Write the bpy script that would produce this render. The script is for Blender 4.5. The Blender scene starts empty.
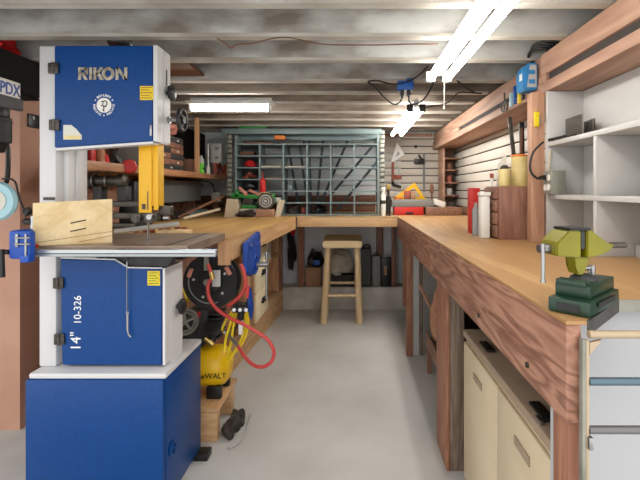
import bpy, bmesh, math, random
from mathutils import Vector, Matrix
random.seed(7)
SC = bpy.context.scene
COL = SC.collection
F, CX, CY, H = 430.0, 355.0, 190.0, 1.15      # lens in photo pixels, level eye line, eye height
PI = math.pi
def X(px, Y): return (px - CX) * Y / F
def Z(py, Y): return H - (py - CY) * Y / F
def P(px, py, Y): return Vector((X(px, Y), Y, Z(py, Y)))

# ------------------------------------------------------------------ materials
def lin(c):
    return tuple(((v/255)/12.92 if v/255 <= .04045 else ((v/255+.055)/1.055)**2.4) for v in c) + (1,)
MATS = {}
def mat(name, c, rough=.55, metal=0, c2=None, scale=8, bump=0, stretch=(1,1,1), spec=.5, emit=0, detail=4, lo=.35, hi=.65, trans=0, coat=0):
    if name in MATS: return MATS[name]
    m = bpy.data.materials.new(name); m.use_nodes = True
    nt = m.node_tree; b = nt.nodes['Principled BSDF']
    b.inputs['Base Color'].default_value = lin(c); b.inputs['Roughness'].default_value = rough
    b.inputs['Metallic'].default_value = metal; b.inputs['Specular IOR Level'].default_value = spec
    if trans: b.inputs['Transmission Weight'].default_value = trans
    if coat: b.inputs['Coat Weight'].default_value = coat
    if c2 or bump:
        tc = nt.nodes.new('ShaderNodeTexCoord'); mp = nt.nodes.new('ShaderNodeMapping')
        mp.inputs['Scale'].default_value = stretch
        nz = nt.nodes.new('ShaderNodeTexNoise'); nz.inputs['Scale'].default_value = scale; nz.inputs['Detail'].default_value = detail
        nt.links.new(tc.outputs['Object'], mp.inputs[0]); nt.links.new(mp.outputs[0], nz.inputs['Vector'])
        if c2:
            r = nt.nodes.new('ShaderNodeValToRGB'); e = r.color_ramp.elements
            e[0].position = lo; e[1].position = hi; e[0].color = lin(c); e[1].color = lin(c2)
            nt.links.new(nz.outputs[0], r.inputs[0]); nt.links.new(r.outputs[0], b.inputs['Base Color'])
        if bump:
            bp = nt.nodes.new('ShaderNodeBump'); bp.inputs['Strength'].default_value = bump; bp.inputs['Distance'].default_value = .01
            nt.links.new(nz.outputs[0], bp.inputs['Height']); nt.links.new(bp.outputs[0], b.inputs['Normal'])
    if emit:
        b.inputs['Emission Color'].default_value = lin(c); b.inputs['Emission Strength'].default_value = emit
    MATS[name] = m
    return m
def wood(name, c1, c2, axis='y', scale=6, dist=3.5, rough=.55, knots=None, mix=.5):
    """timber with grain running along one axis"""
    if name in MATS: return MATS[name]
    m = bpy.data.materials.new(name); m.use_nodes = True
    nt = m.node_tree; N = nt.nodes; L = nt.links; b = N['Principled BSDF']
    tc = N.new('ShaderNodeTexCoord'); mp = N.new('ShaderNodeMapping')
    s = {'x': (.12,1,1), 'y': (1,.12,1), 'z': (1,1,.12)}[axis]
    mp.inputs['Scale'].default_value = tuple(v*scale for v in s)
    L.new(tc.outputs['Object'], mp.inputs[0])
    n1 = N.new('ShaderNodeTexNoise'); n1.inputs['Scale'].default_value = 1.2; n1.inputs['Detail'].default_value = 3; n1.inputs['Distortion'].default_value = .6
    n2 = N.new('ShaderNodeTexNoise'); n2.inputs['Scale'].default_value = 9; n2.inputs['Detail'].default_value = 5
    L.new(mp.outputs[0], n1.inputs['Vector']); L.new(mp.outputs[0], n2.inputs['Vector'])
    mu = N.new('ShaderNodeMath'); mu.operation = 'MULTIPLY'; mu.inputs[1].default_value = dist*2.2
    L.new(n1.outputs[0], mu.inputs[0])
    fr = N.new('ShaderNodeMath'); fr.operation = 'PINGPONG'; fr.inputs[1].default_value = .5
    L.new(mu.outputs[0], fr.inputs[0])
    ad = N.new('ShaderNodeMath'); ad.operation = 'MULTIPLY_ADD'; ad.inputs[1].default_value = 1.1
    L.new(fr.outputs[0], ad.inputs[0]); 
    sc_ = N.new('ShaderNodeMath'); sc_.operation = 'MULTIPLY'; sc_.inputs[1].default_value = mix
    L.new(n2.outputs[0], sc_.inputs[0]); L.new(sc_.outputs[0], ad.inputs[2])
    r = N.new('ShaderNodeValToRGB'); e = r.color_ramp.elements
    e[0].position = .15; e[1].position = .8; e[0].color = lin(c1); e[1].color = lin(c2)
    L.new(ad.outputs[0], r.inputs[0]); L.new(r.outputs[0], b.inputs['Base Color'])
    b.inputs['Roughness'].default_value = rough
    bp = N.new('ShaderNodeBump'); bp.inputs['Strength'].default_value = .12; bp.inputs['Distance'].default_value = .004
    L.new(n2.outputs[0], bp.inputs['Height']); L.new(bp.outputs[0], b.inputs['Normal'])
    MATS[name] = m
    return m

M = dict(
 concrete = mat('concrete', (209,208,205), .75, c2=(183,181,177), scale=2.2, bump=.10, detail=8, lo=.3, hi=.75),
 step = mat('step_concrete', (216,212,204), .8, c2=(184,179,171), scale=5, bump=.15, detail=8),
 pink = mat('terracotta_paint', (190,147,125), .6, c2=(178,133,111), scale=3, bump=.05),
 deck = mat('deck_board', (140,128,115), .8, c2=(112,100,90), scale=3, stretch=(.3,3,1)),
 joist = mat('whitewashed_joist', (186,187,184), .8, c2=(122,113,104), scale=8, stretch=(.5,1,1.1), bump=.1, detail=12, lo=.40, hi=.66),
 edge = mat('pale_edge', (190,187,178), .8, c2=(156,148,137), scale=6, stretch=(.5,1,1), detail=8),
 joist2 = mat('weathered_joist', (162,151,138), .8, c2=(98,86,75), scale=8, stretch=(.4,1,1.3), bump=.1, detail=12, lo=.36, hi=.64),
 panelw = mat('panel_white', (180,182,185), .45),
 slat = mat('slat_white', (204,198,188), .5, c2=(192,186,176), scale=4),
 groove = mat('groove_dark', (52,44,40), .8),
 white = mat('white_laminate', (192,190,187), .45, c2=(182,180,177), scale=5),
 top = wood('honey_top', (204,168,118), (170,130,84), 'y', 3.2, 2.0, .45, mix=1.0),
 topx = wood('honey_top_across', (204,172,126), (178,142,98), 'x', 5, 2.2, .45, mix=.7),
 topl = wood('amber_top', (216,178,110), (184,142,84), 'y', 2.2, 2.0, .42, mix=.7),
 fir = wood('red_fir', (178,132,108), (120,78,60), 'y', 8, 5.0, .6, mix=.45),
 firz = wood('red_fir_upright', (170,120,94), (138,90,68), 'z', 12, 3, .6),
 greyz = wood('grey_upright', (136,118,102), (102,84,70), 'z', 12, 3, .7),
 pine = wood('pine', (214,176,130), (188,144,98), 'y', 9, 2.5, .5),
 pinex = wood('pine_across', (214,178,132), (192,150,106), 'x', 9, 2.5, .5),
 pinez = wood('pine_upright', (204,160,118), (180,134,96), 'z', 9, 2.5, .5),
 postw = wood('bare_upright', (190,148,120), (166,122,96), 'z', 9, 2.5, .55),
 beam = wood('red_beam', (184,146,122), (154,116,96), 'y', 5, 2.0, .6),
 birch = wood('birch_ply', (226,204,160), (208,180,130), 'y', 8, 1.6, .5),
 stoolw = wood('pale_stool', (228,202,164), (206,176,132), 'z', 9, 2, .5),
 stooltop = wood('pale_stool_top', (238,216,172), (222,194,144), 'x', 9, 2, .45),
 walnut = wood('walnut', (156,112,90), (128,86,68), 'z', 12, 2.5, .5),
 walnuty = wood('walnut_y', (152,112,90), (118,84,66), 'y', 12, 2.5, .55),
 shelfw = wood('orange_shelf', (184,134,96), (152,104,72), 'y', 9, 2.4, .5),
 blue = mat('saw_blue', (0,63,128), .36, c2=(0,58,121), scale=60, spec=.3, coat=0),
 sawwhite = mat('saw_white', (208,208,209), .4),
 yellow = mat('guard_yellow', (224,170,14), .4),
 iron = mat('cast_iron', (166,148,130), .36, metal=.3, c2=(134,114,98), scale=7, stretch=(1,1,1), detail=6),
 alu = mat('aluminium', (176,182,186), .3, metal=.75),
 chrome = mat('chrome', (160,160,160), .28, metal=.95),
 steel = mat('dark_steel', (92,88,82), .4, metal=.6, c2=(70,64,58), scale=20),
dull = mat('dull_black', (13,12,12), .85, spec=.2),
 bright = mat('bright_white', (248,248,246), .4),
 clampred = mat('clamp_red', (190,92,74), .55),
 black = mat('black_plastic', (24,24,25), .42),
 rubber = mat('black_rubber', (32,31,31), .7),
 char = mat('charcoal', (58,58,58), .6, c2=(48,48,48), scale=15),
 grey = mat('mid_grey', (126,128,126), .55),
 lgrey = mat('light_grey', (178,178,174), .5),
 bgrey = mat('blue_grey_metal', (122,140,141), .45, metal=.15, c2=(108,126,128), scale=6),
 thin_strip = mat('shadow_strip', (62,76,82), .5, metal=.2),
 siding = mat('grey_siding', (206,214,216), .7, c2=(176,184,188), scale=5, stretch=(.3,1,2)),
 foundation = mat('pale_grey_wall', (228,231,234), .8, c2=(208,212,216), scale=3),
 brownb = mat('brown_board', (120,78,54), .7, c2=(92,58,40), scale=5, stretch=(.2,1,3)),
 red = mat('red', (196,40,34), .45), redhose = mat('red_hose', (190,62,58), .45),
 redcloth = mat('red_cloth', (204,16,22), .8, c2=(170,10,16), scale=9, bump=.2),
 yhose = mat('yellow_hose', (226,196,20), .45), tank = mat('tank_yellow', (238,190,10), .35),
 vblue = mat('vise_blue', (12,74,172), .45, c2=(8,62,150), scale=14),
 olive = mat('olive_vise', (128,122,8), .32, c2=(116,110,6), scale=14, metal=.1),
 dgreen = mat('dark_green', (22,54,36), .34, c2=(18,46,30), scale=12),
 green = mat('green_paint', (40,134,52), .5, c2=(30,112,40), scale=14),
 cream = mat('cream_plastic', (216,200,168), .5, c2=(208,190,158), scale=4),
 tan = mat('tan_lid', (168,148,126), .55, c2=(156,136,114), scale=6),
 creamw = wood('cream_drawer', (246,234,204), (236,220,182), 'z', 8, 2, .5),
 card = mat('cardboard', (172,132,104), .8, c2=(158,118,92), scale=6),
 sack = mat('canvas_sack', (206,196,178), .9, c2=(176,166,148), scale=12, bump=.3),
 paper = mat('paper_bag', (190,142,112), .85, c2=(160,112,86), scale=14, bump=.4),
 beige = mat('beige', (198,184,160), .7, c2=(184,168,142), scale=9),
 ltan = mat('light_tan_bar', (178,158,130), .4, metal=.3), bbar = mat('blue_grey_bar', (88,110,122), .35, metal=.5), gbar = mat('grey_bar', (112,112,110), .35, metal=.5),
 tube = mat('lamp_tube', (255,251,244), .4, emit=13), tubefar = mat('far_lamp_tube', (255,251,244), .4, emit=29), lampbody = mat('lamp_body', (200,200,196), .4),
 silver = mat('silver_letters', (222,214,196), .28, metal=.7, c2=(150,140,120), scale=50),
 wtext = mat('white_print', (236,236,236), .5), btext = mat('black_print', (30,28,26), .5), bluetext = mat('blue_print', (10,60,150), .5),
 ylabel = mat('yellow_label', (232,206,20), .5, c2=(206,176,20), scale=120), lblue = mat('pale_blue', (164,206,216), .45), glass = mat('frosted_glass', (206,206,196), .3),
 cyan = mat('cyan_box', (46,128,186), .5), orange = mat('orange', (226,124,40), .5), ivory = mat('ivory', (226,208,150), .5, c2=(212,190,120), scale=20),
 whitep = mat('white_plastic', (226,224,216), .45), clear = mat('clear_plastic', (190,200,204), .25, trans=.6), pinkc = mat('pink_cloth', (206,140,122), .85, c2=(182,116,100), scale=18),
 lime = mat('lime', (96,196,40), .45), brick = mat('reddish', (164,84,66), .6, c2=(130,62,50), scale=16), jbox = mat('blue_box', (22,88,170), .5), galv = mat('galvanised', (150,150,138), .45, metal=.35, c2=(128,128,116), scale=16),
 grime = mat('dark_clutter', (62,54,48), .7, c2=(40,36,34), scale=20), brass = mat('brass', (196,168,98), .3, metal=.8))

# ------------------------------------------------------------------ mesh helpers
def B(): return bmesh.new()
def box(bm, x0, x1, y0, y1, z0, z1, bev=0):
    r = bmesh.ops.create_cube(bm, size=1, matrix=Matrix.Translation(((x0+x1)/2,(y0+y1)/2,(z0+z1)/2)) @ Matrix.Diagonal((abs(x1-x0),abs(y1-y0),abs(z1-z0),1)))
    if bev:
        es = list({e for v in r['verts'] for e in v.link_edges})
        bmesh.ops.bevel(bm, geom=es, offset=bev, segments=2, affect='EDGES', profile=.5)
    return bm
def obox(bm, c, size, R, bev=0):
    r = bmesh.ops.create_cube(bm, size=1, matrix=Matrix.Translation(c) @ R.to_4x4() @ Matrix.Diagonal((*size,1)))
    if bev:
        es = list({e for v in r['verts'] for e in v.link_edges})
        bmesh.ops.bevel(bm, geom=es, offset=bev, segments=2, affect='EDGES', profile=.5)
    return bm
def rot(a, ax='Z'): return Matrix.Rotation(math.radians(a), 3, ax)
def align(d):
    return Vector((0,0,1)).rotation_difference(Vector(d).normalized()).to_matrix()
def cyl(bm, p0, p1, r0, r1=None, seg=20):
    p0, p1 = Vector(p0), Vector(p1); d = p1-p0
    bmesh.ops.create_cone(bm, cap_ends=True, segments=seg, radius1=r0, radius2=r0 if r1 is None else r1, depth=d.length,
        matrix=Matrix.Translation((p0+p1)/2) @ align(d).to_4x4())
    return bm
def lathe(bm, prof, c, axis=(0,0,1), seg=28):
    """profile = (radius, height) pairs, closed on the axis at both ends"""
    R = align(axis); c = Vector(c); rings = []
    for r, h in prof:
        rings.append([bm.verts.new(c + R @ Vector((max(r,1e-4)*math.cos(2*PI*i/seg), max(r,1e-4)*math.sin(2*PI*i/seg), h))) for i in range(seg)])
    for a, b in zip(rings, rings[1:]):
        for i in range(seg):
            j = (i+1) % seg
            bm.faces.new((a[i], a[j], b[j], b[i]))
    bm.faces.new(rings[0][::-1]); bm.faces.new(rings[-1])
    return bm
def torus(bm, c, axis, R_, r, seg=32, ss=10, arc=2*PI, start=0):
    R = align(axis); c = Vector(c); n = seg + (0 if arc >= 2*PI-1e-6 else 1); rings = []
    for i in range(n):
        a = start + arc*i/seg
        rings.append([bm.verts.new(c + R @ Vector(((R_+r*math.cos(2*PI*k/ss))*math.cos(a), (R_+r*math.cos(2*PI*k/ss))*math.sin(a), r*math.sin(2*PI*k/ss)))) for k in range(ss)])
    m = n if arc >= 2*PI-1e-6 else n-1
    for i in range(m):
        a, b = rings[i], rings[(i+1) % n]
        for k in range(ss):
            bm.faces.new((a[k], b[k], b[(k+1)%ss], a[(k+1)%ss]))
    if m != n: bm.faces.new(rings[0][::-1]); bm.faces.new(rings[-1])
    return bm
def smoothpath(pts, n=6):
    pts = [Vector(p) for p in pts]
    if len(pts) < 3: return pts
    out = []
    for i in range(len(pts)-1):
        p0 = pts[max(i-1,0)]; p1 = pts[i]; p2 = pts[i+1]; p3 = pts[min(i+2,len(pts)-1)]
        for k in range(n):
            t = k/n
            out.append(.5*((2*p1)+(p2-p0)*t+(2*p0-5*p1+4*p2-p3)*t*t+(3*p1-p0-3*p2+p3)*t**3))
    return out + [pts[-1]]
def pipe(bm, pts, r, ss=8, smooth=True, n=6):
    q = smoothpath(pts, n) if smooth else [Vector(p) for p in pts]
    rings = []; up = Vector((.13,.37,.92)).normalized()
    for i, p in enumerate(q):
        d = (q[min(i+1,len(q)-1)]-q[max(i-1,0)]).normalized()
        a = d.cross(up)
        if a.length < .05: a = d.cross(Vector((1,0,0)))
        a.normalize(); b = d.cross(a)
        up = -b if False else up
        rings.append([bm.verts.new(p + r*(math.cos(2*PI*k/ss)*a + math.sin(2*PI*k/ss)*b)) for k in range(ss)])
    for a, b in zip(rings, rings[1:]):
        for k in range(ss): bm.faces.new((a[k], a[(k+1)%ss], b[(k+1)%ss], b[k]))
    bm.faces.new(rings[0][::-1]); bm.faces.new(rings[-1])
    return bm
def prism(bm, pts, ext):
    """polygon of 3-D points pushed along a vector"""
    e = Vector(ext); a = [bm.verts.new(Vector(p)) for p in pts]; b = [bm.verts.new(Vector(p)+e) for p in pts]
    n = len(pts)
    bm.faces.new(a[::-1]); bm.faces.new(b)
    for i in range(n): bm.faces.new((a[i], a[(i+1)%n], b[(i+1)%n], b[i]))
    return bm
def plan(bm, pts, z0, z1): return prism(bm, [(x,y,z0) for x,y in pts], (0,0,z1-z0))
def frame_prism(bm, outer, inner, ext):
    e = Vector(ext); n = len(outer); V = []
    for ring in (outer, inner):
        V.append([bm.verts.new(Vector(p)) for p in ring]); V.append([bm.verts.new(Vector(p)+e) for p in ring])
    oa, ob, ia, ib = V
    for i in range(n):
        j = (i+1) % n
        bm.faces.new((oa[i],oa[j],ob[j],ob[i])); bm.faces.new((ia[j],ia[i],ib[i],ib[j]))
        bm.faces.new((oa[j],oa[i],ia[i],ia[j])); bm.faces.new((ob[i],ob[j],ib[j],ib[i]))
    return bm
def blob(bm, c, size, rough=.12, sub=3, seed=0, flat=None):
    """crumpled lump"""
    rnd = random.Random(seed)
    r = bmesh.ops.create_icosphere(bm, subdivisions=sub, radius=1)
    ph = [(Vector((rnd.uniform(-1,1),rnd.uniform(-1,1),rnd.uniform(-1,1)))*rnd.uniform(2,7), rnd.uniform(0,6)) for _ in range(7)]
    for v in r['verts']:
        d = 1 + rough*sum(math.sin(k.dot(v.co)+p) for k, p in ph)/2
        q = v.co*d
        if flat is not None: q.z = max(q.z, flat)
        v.co = Vector(c) + Vector((q.x*size[0], q.y*size[1], q.z*size[2]))
    return bm

W = {}
def link(name, bm, m, parent=None, base=None, smooth=None):
    bmesh.ops.recalc_face_normals(bm, faces=bm.faces)
    me = bpy.data.meshes.new(name)
    if parent is not None: org = W[parent]
    else:
        xs = [v.co for v in bm.verts]
        org = base or Vector(((min(v.x for v in xs)+max(v.x for v in xs))/2, (min(v.y for v in xs)+max(v.y for v in xs))/2, min(v.z for v in xs)))
    bmesh.ops.translate(bm, verts=bm.verts, vec=-Vector(org))
    for f in bm.faces: f.smooth = True
    for e in bm.edges:
        if len(e.link_faces) != 2 or e.calc_face_angle(0) > math.radians(38): e.smooth = False
    bm.to_mesh(me); bm.free()
    me.materials.append(m if not isinstance(m, str) else M[m])
    o = bpy.data.objects.new(name, me); COL.objects.link(o)
    if parent is not None: o.parent = parent
    else: o.location = org
    W[o] = Vector(org)
    return o
def thing(name, label, cat, loc, group=None):
    o = bpy.data.objects.new(name, None); COL.objects.link(o); o.location = loc; o.empty_display_size = .05
    o['label'] = label; o['category'] = cat
    if group: o['group'] = group
    W[o] = Vector(loc)
    return o
def single(name, bm, m, label, cat, group=None, kind=None):
    o = link(name, bm, m); o['label'] = label; o['category'] = cat
    if group: o['group'] = group
    if kind: o['kind'] = kind
    return o
def struct(name, bm, m, label, cat, parent=None):
    o = link(name, bm, m, parent)
    if parent is None: o['kind'] = 'structure'; o['label'] = label; o['category'] = cat
    return o
def copy_tree(o, loc=None, parent=None, label=None):
    c = o.copy(); COL.objects.link(c)
    if parent is not None: c.parent = parent
    if loc is not None: c.location = loc
    if label: c['label'] = label
    for ch in [k for k in bpy.data.objects if k.parent == o]: copy_tree(ch, None, c)
    return c
def text(body, size, origin, xdir, updir, m, parent, name='lettering', depth=.001, bold=0, space=1.0, align_x='LEFT', sx=1.0):
    cu = bpy.data.curves.new(name, 'FONT'); cu.body = body; cu.size = size; cu.extrude = depth; cu.offset = bold; cu.space_character = space; cu.align_x = align_x
    o = bpy.data.objects.new(name, cu); COL.objects.link(o)
    dg = bpy.context.evaluated_depsgraph_get(); dg.update()
    me = bpy.data.meshes.new_from_object(o.evaluated_get(dg))
    bpy.data.objects.remove(o); bpy.data.curves.remove(cu)
    x = Vector(xdir).normalized(); u = Vector(updir).normalized(); n = x.cross(u)
    Mx = Matrix((x*sx, u, n)).transposed().to_4x4(); Mx.translation = Vector(origin) - W[parent]
    me.transform(Mx); me.materials.clear(); me.materials.append(M[m])
    t = bpy.data.objects.new(name, me); COL.objects.link(t); t.parent = parent; W[t] = W[parent]
    return t

BZ = .935                                      # bench height
JZ = 1.712                                     # underside of the joists
# ================================================================== SETTING
struct('floor', box(B(), -3.2, 1.3, -1.2, 4.45, -.1, 0), 'concrete', 'grey concrete floor with soft stains', 'floor')
st = struct('trim_1', box(B(), -1.6, .98, 4.12, 4.299, 0.0005, .218, .006), 'step', 'low concrete ledge along the back wall under the far bench', 'ledge')
struct('ceiling', box(B(), -3.2, 1.3, .70, 4.45, JZ+.19, JZ+.22), 'deck', 'grey board deck above the joists', 'ceiling')
struct('wall_left', box(B(), -1.75, -1.605, 2.2, 4.3, 0, JZ), 'pink', 'terracotta painted wall along the left bench', 'wall')
struct('wall_front', plan(B(), [(-3.2,2.06),(-1.605,2.06),(-1.605,2.199),(-3.2,2.199)], 0, JZ), 'pink', 'terracotta painted wall end left of the bandsaw', 'wall')
wb = B(); box(wb, -1.75, 1.1, 4.32, 4.45, 0, JZ+.189)
back = struct('wall_back', wb, 'foundation', 'pale grey back wall behind the shelves', 'wall')
wr = struct('wall_right', box(B(), 1.0, 1.1, .66, 4.319, 0, JZ+.189), 'groove', 'right wall clad in white horizontal slats', 'wall')
sb = B(); z = BZ+.068
while z < 1.55:
    box(sb, .982, .9995, 1.83, 4.29, z, min(z+.0645, 1.548), .002); z += .0735
link('slat_panel', sb, 'slat', wr)
bgv = B(); box(bgv, .46, .98, 4.306, 4.3195, BZ-.02, JZ-.001); link('slat_backing', bgv, 'groove', back)
sb = B(); z = BZ+.068
while z < JZ-.02:
    box(sb, .21, .98, 4.292, 4.306, z, min(z+.0645, JZ-.002), .002); z += .0735
link('slat_panel', sb, 'slat', back)
sd = B(); z = 1.10
while z < JZ-.01:
    prism(sd, [(-1.6,4.292,z),(-1.6,4.319,z),(-1.6,4.319,z+.098),(-1.6,4.308,z+.098)], (1.805,0,0)); z += .1
link('siding', sd, 'siding', back)
lb = B()
for k in range(2): box(lb, -1.6, .205, 4.295, 4.319, .90+k*.1, .995+k*.1, .003)
link('brown_boards', lb, 'brownb', back, )
struct('trim_2', box(B(), .21, .77, 4.27, 4.2915, JZ-.03, JZ-.0005, .002), 'beam', 'thin brown trim board along the top of the rear slats', 'trim')
# joists, each a timber of its own
for i, y in enumerate([.75,1.02,1.29,1.569,1.859,2.217,2.491,2.778,3.118,3.452,3.776,4.096]):
    jb = B(); box(jb, -3.1 if y < 2.0 else -1.74, .98, y, y+.038, JZ, JZ+.189, .003)
    o = link('ceiling_joist', jb, 'joist' if y < 2.3 else 'joist2', None)
    o['kind'] = 'structure'; o['group'] = 'ceiling joists'; o['category'] = 'joist'; link('pale_lower_edge', box(B(), -3.099 if y < 2 else -1.739, .772, y-.0025, y+.0385, JZ-.002, JZ+.011), 'edge', o) if y < 4 else None; o['label'] = 'weathered whitewashed ceiling joist spanning the workshop'
# heavy beam on the right: two lengths with a tool slot
for y0, y1, lab in ((.66, 1.795, 'near length of the red brown ceiling beam with a slot'), (1.80, 4.29, 'far length of the red brown ceiling beam above the slats')):
    o = B(); box(o, .775, .99 , y0, y1, 1.55, 1.592, .004); box(o, .79, .99, y0, y1, 1.592, 1.622); box(o, .775 if y0 < 1 else .785, .99, y0, y1, 1.622, JZ-.001, .004)
    t = struct('beam', o, 'beam', lab, 'beam')
    s = B()
    for a, b in (((.8,1.74),) if y0 < 1 else ((2.05, 3.2),)):
        box(s, .7855, .7895, a, b, 1.593, 1.621)
    link('slot', s, 'groove', t)
    s = B()
    for a, b in (((y0,.79),(1.745,y1)) if y0 < 1 else ((y0,2.04),(3.21,y1))): box(s, .7765, .7895, a, b, 1.592, 1.622)
    link('slot_end', s, 'beam', t)
struct('pillar', box(B(), .72, .774, 1.752, 1.80, BZ+.0005, 1.549, .003), 'postw', 'bare wood upright standing beside the white cubbies', 'post')

# ================================================================== RIGHT BENCH
FX = .346
rb = thing('workbench', 'long right hand workbench with honey top and thick red fir apron', 'workbench', (.6, 2, 0))
t = B(); plan(t, [(FX,.705),(FX+.034,.705),(.512,.84),(.98,.84),(.98,4.29),(.36,4.29),(FX,3.489)], BZ-.006, BZ); link('worktop', t, 'top', rb)
for a, b in ((.705,1.905),(1.908,3.49)): link('apron', box(B(), FX, FX+.0245, a, b, .767, BZ-.0065, .001), 'fir', rb)
l = B(); box(l, .3735, .388, 1.757, 1.97, 0, .912, .003); link('leg', l, 'firz', rb)
l = B(); box(l, .3885, .447, 1.757, 1.97, 0, .912, .003); link('leg', l, 'greyz', rb)
for (a, b, y, m_) in ((.357,.400,2.97,'firz'),(.401,.446,2.985,'white'),(.447,.472,2.99,'greyz')):
    l = B(); box(l, a, b, y, y+.04, 0, .7665 if a < .37 else .912, .002); link('leg', l, m_, rb)
l = B(); box(l, .352, .374, .712, .765, 0, .7665, .002); link('leg', l, 'firz', rb)
l = B(); box(l, .385, .42, 3.45, 3.485, .22, .912, .002); link('leg', l, 'firz', rb)
l = B(); box(l, .40, .97, .865, .88, 0, .912); link('end_panel', l, 'panelw', rb)
d = (Vector((.512,.84,0))-Vector((FX+.034,.705,0))); 
ed = B(); n = Vector((d.y,-d.x,0)).normalized()*.004
prism(ed, [Vector((FX+.034,.705,BZ-.022)), Vector((.512,.84,BZ-.022)), Vector((.512,.84,BZ+.001)), Vector((FX+.034,.705,BZ+.001))], n); link('edge_strip', ed, 'steel', rb)
ed = B(); box(ed, .512, .98, .836, .8395, BZ-.022, BZ+.001); link('edge_strip', ed, 'galv', rb)
for y_ in (.86,1.2): link('bolt_head', cyl(B(), (FX-.004,y_,.80), (FX+.001,y_,.80), .006), 'steel', rb)
# rail rack on the near end
rk = thing('rail_rack', 'metal rack of three horizontal rails on the near end of the right bench', 'rack', (.6,.69,.5))
p = B(); box(p, FX+.018, FX+.0245, .688, .7005, .40, .910, .002); link('post', p, 'galv', rk)
p = B(); box(p, FX+.0248, FX+.031, .690, .7005, .40, .908, .002); link('post', p, 'ltan', rk)
for z_, m_ in ((.917,'ltan'),(.841,'bbar'),(.763,'gbar')):
    link('rail', cyl(B(), (FX+.031,.694,z_), (.97,.694,z_), .0065, seg=14), m_, rk)
br = B(); prism(br, [(FX+.031,.690,.905),(FX+.05,.690,.909),(FX+.031,.690,.885)], (0,.006,0)); link('gusset', br, 'ltan', rk)
c_ = B(); box(c_, FX+.027, FX+.034, .684, .6995, .735, .755, .001); link('clip', c_, 'chrome', rk)
link('rail_bolt', cyl(B(), (.46,.688,.917),(.46,.6905,.917),.005), 'black', rk)
link('far_post', box(B(), .971, .979, .688, .7005, .40, .93, .002), 'galv', rk)

# cream storage cabinet below
cb = thing('storage_cabinet', 'cream plastic storage cabinet with tan lid under the right bench', 'cabinet', (.65,1.3,0))
link('body', box(B(), .44, .93, .90, 1.70, .0, .565, .008), 'cream', cb)
link('lid', box(B(), .428, .94, .89, 1.71, .568, .60, .01), 'tan', cb)
for a, b in ((.905,1.30),(1.304,1.695)):
    dr = link('door', box(B(), .4285, .4395, a, b, .02, .555, .004), 'cream', cb)
    hy = (a+b)/2
    link('handle', box(B(), .425, .428, hy-.05, hy+.05, .47, .495, .0015), 'tan', dr)
for y_ in (1.06, 1.50):
    hb = B(); box(hb, .445, .475, y_-.045, y_+.045, .6005, .609, .003); link('lid_handle', hb, 'black', cb)
hb = B(); box(hb, .43, .4395, 1.0, 1.03, .6005, .612, .002); link('latch', hb, 'chrome', cb)

# white cubbies
cu = thing('cubby_shelf', 'white cubby shelving standing on the right bench', 'shelf', (.85,1.4,BZ))
link('side_panel', box(B(), .775, .918, 1.73, 1.7495, BZ+.0005, 1.548, .001), 'white', cu)
link('back_panel', box(B(), .919, .93, .90, 1.7495, BZ+.0005, 1.548), 'white', cu)
for z_ in (1.115, 1.325): link('shelf', box(B(), .775, .9185, .90, 1.7295, z_, z_+.017, .001), 'white', cu)
for y_ in (1.40, 1.06):
    for a, b in ((BZ+.0005,1.1145),(1.1325,1.3245)): link('divider', box(B(), .7755, .9185, y_-.017, y_, a, b, .001), 'white', cu)
link('inner_board', box(B(), .90, .9185, 1.402, 1.60, 1.1325, 1.215), 'white', cu)
link('kick_lip', box(B(), .9, .9185, 1.06, 1.38, BZ+.0005, BZ+.04), 'white', cu)

# ================================================================== FAR BENCH
fb = thing('workbench', 'narrow far workbench across the back below the metal shelving', 'workbench', (-.05,3.9,0))
t = B(); plan(t, [(-.478,3.489),(FX-.0005,3.489),(.3595,4.29),(-.44,4.29)], BZ-.008, BZ); link('worktop', t, 'topx', fb)
link('fascia', box(B(), -.47, FX-.002, 3.491, 3.53, BZ-.085, BZ-.0085, .002), 'pinex', fb)
for x_, y_, m_, w in ((-.55,4.14,'firz',.06),(.21,4.265,'walnut',.07),(.352,4.13,'walnut',.04)):
    link('leg', box(B(), x_, x_+w, y_, y_+.034, .219, .9145 if x_ > -.5 else .85, .003), m_, fb)
link('rail', box(B(), -.43, .34, 4.23, 4.28, .85, .9145), 'pinex', fb)

# ================================================================== LEFT BENCH
lbn = thing('workbench', 'left workbench with amber top running back behind the bandsaw', 'workbench', (-1.05,2.7,0))
def LX(y): return -.552 + (y-1.91)*(.073/1.579)
t = B(); plan(t, [(LX(1.91),1.91),(LX(3.489),3.489),(-.442,4.29),(-1.602,4.29),(-1.602,2.205),(-1.35,2.205),(-1.35,1.91)], BZ-.008, BZ); link('worktop', t, 'topl', lbn)
t = B(); plan(t, [(LX(1.93)-.03,1.93),(LX(1.93)-.001,1.93),(LX(3.489)-.001,3.489),(LX(3.489)-.03,3.489)], BZ-.10, BZ-.0085); link('apron', t, 'pine', lbn)
link('end_board', box(B(), -.61, LX(1.91)-.004, 1.911, 1.929, BZ-.12, BZ-.0085, .002), 'pinez', lbn)
link('leg', box(B(), -.75, -.70, 2.78, 2.88, .2055, BZ-.0285, .003), 'pinez', lbn)
link('leg', box(B(), -.73, -.685, 4.03, 4.08, .2055, BZ-.0285, .003), 'firz', lbn)
t = B(); plan(t, [(-.79,2.45),(-.683,4.09),(-.723,4.09),(-.83,2.45)], 0, .205); link('kick_board', t, 'pine', lbn)
link('back_panel', box(B(), -1.3, -.68, 2.33, 2.35, .0, BZ-.03), 'firz', lbn)
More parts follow.
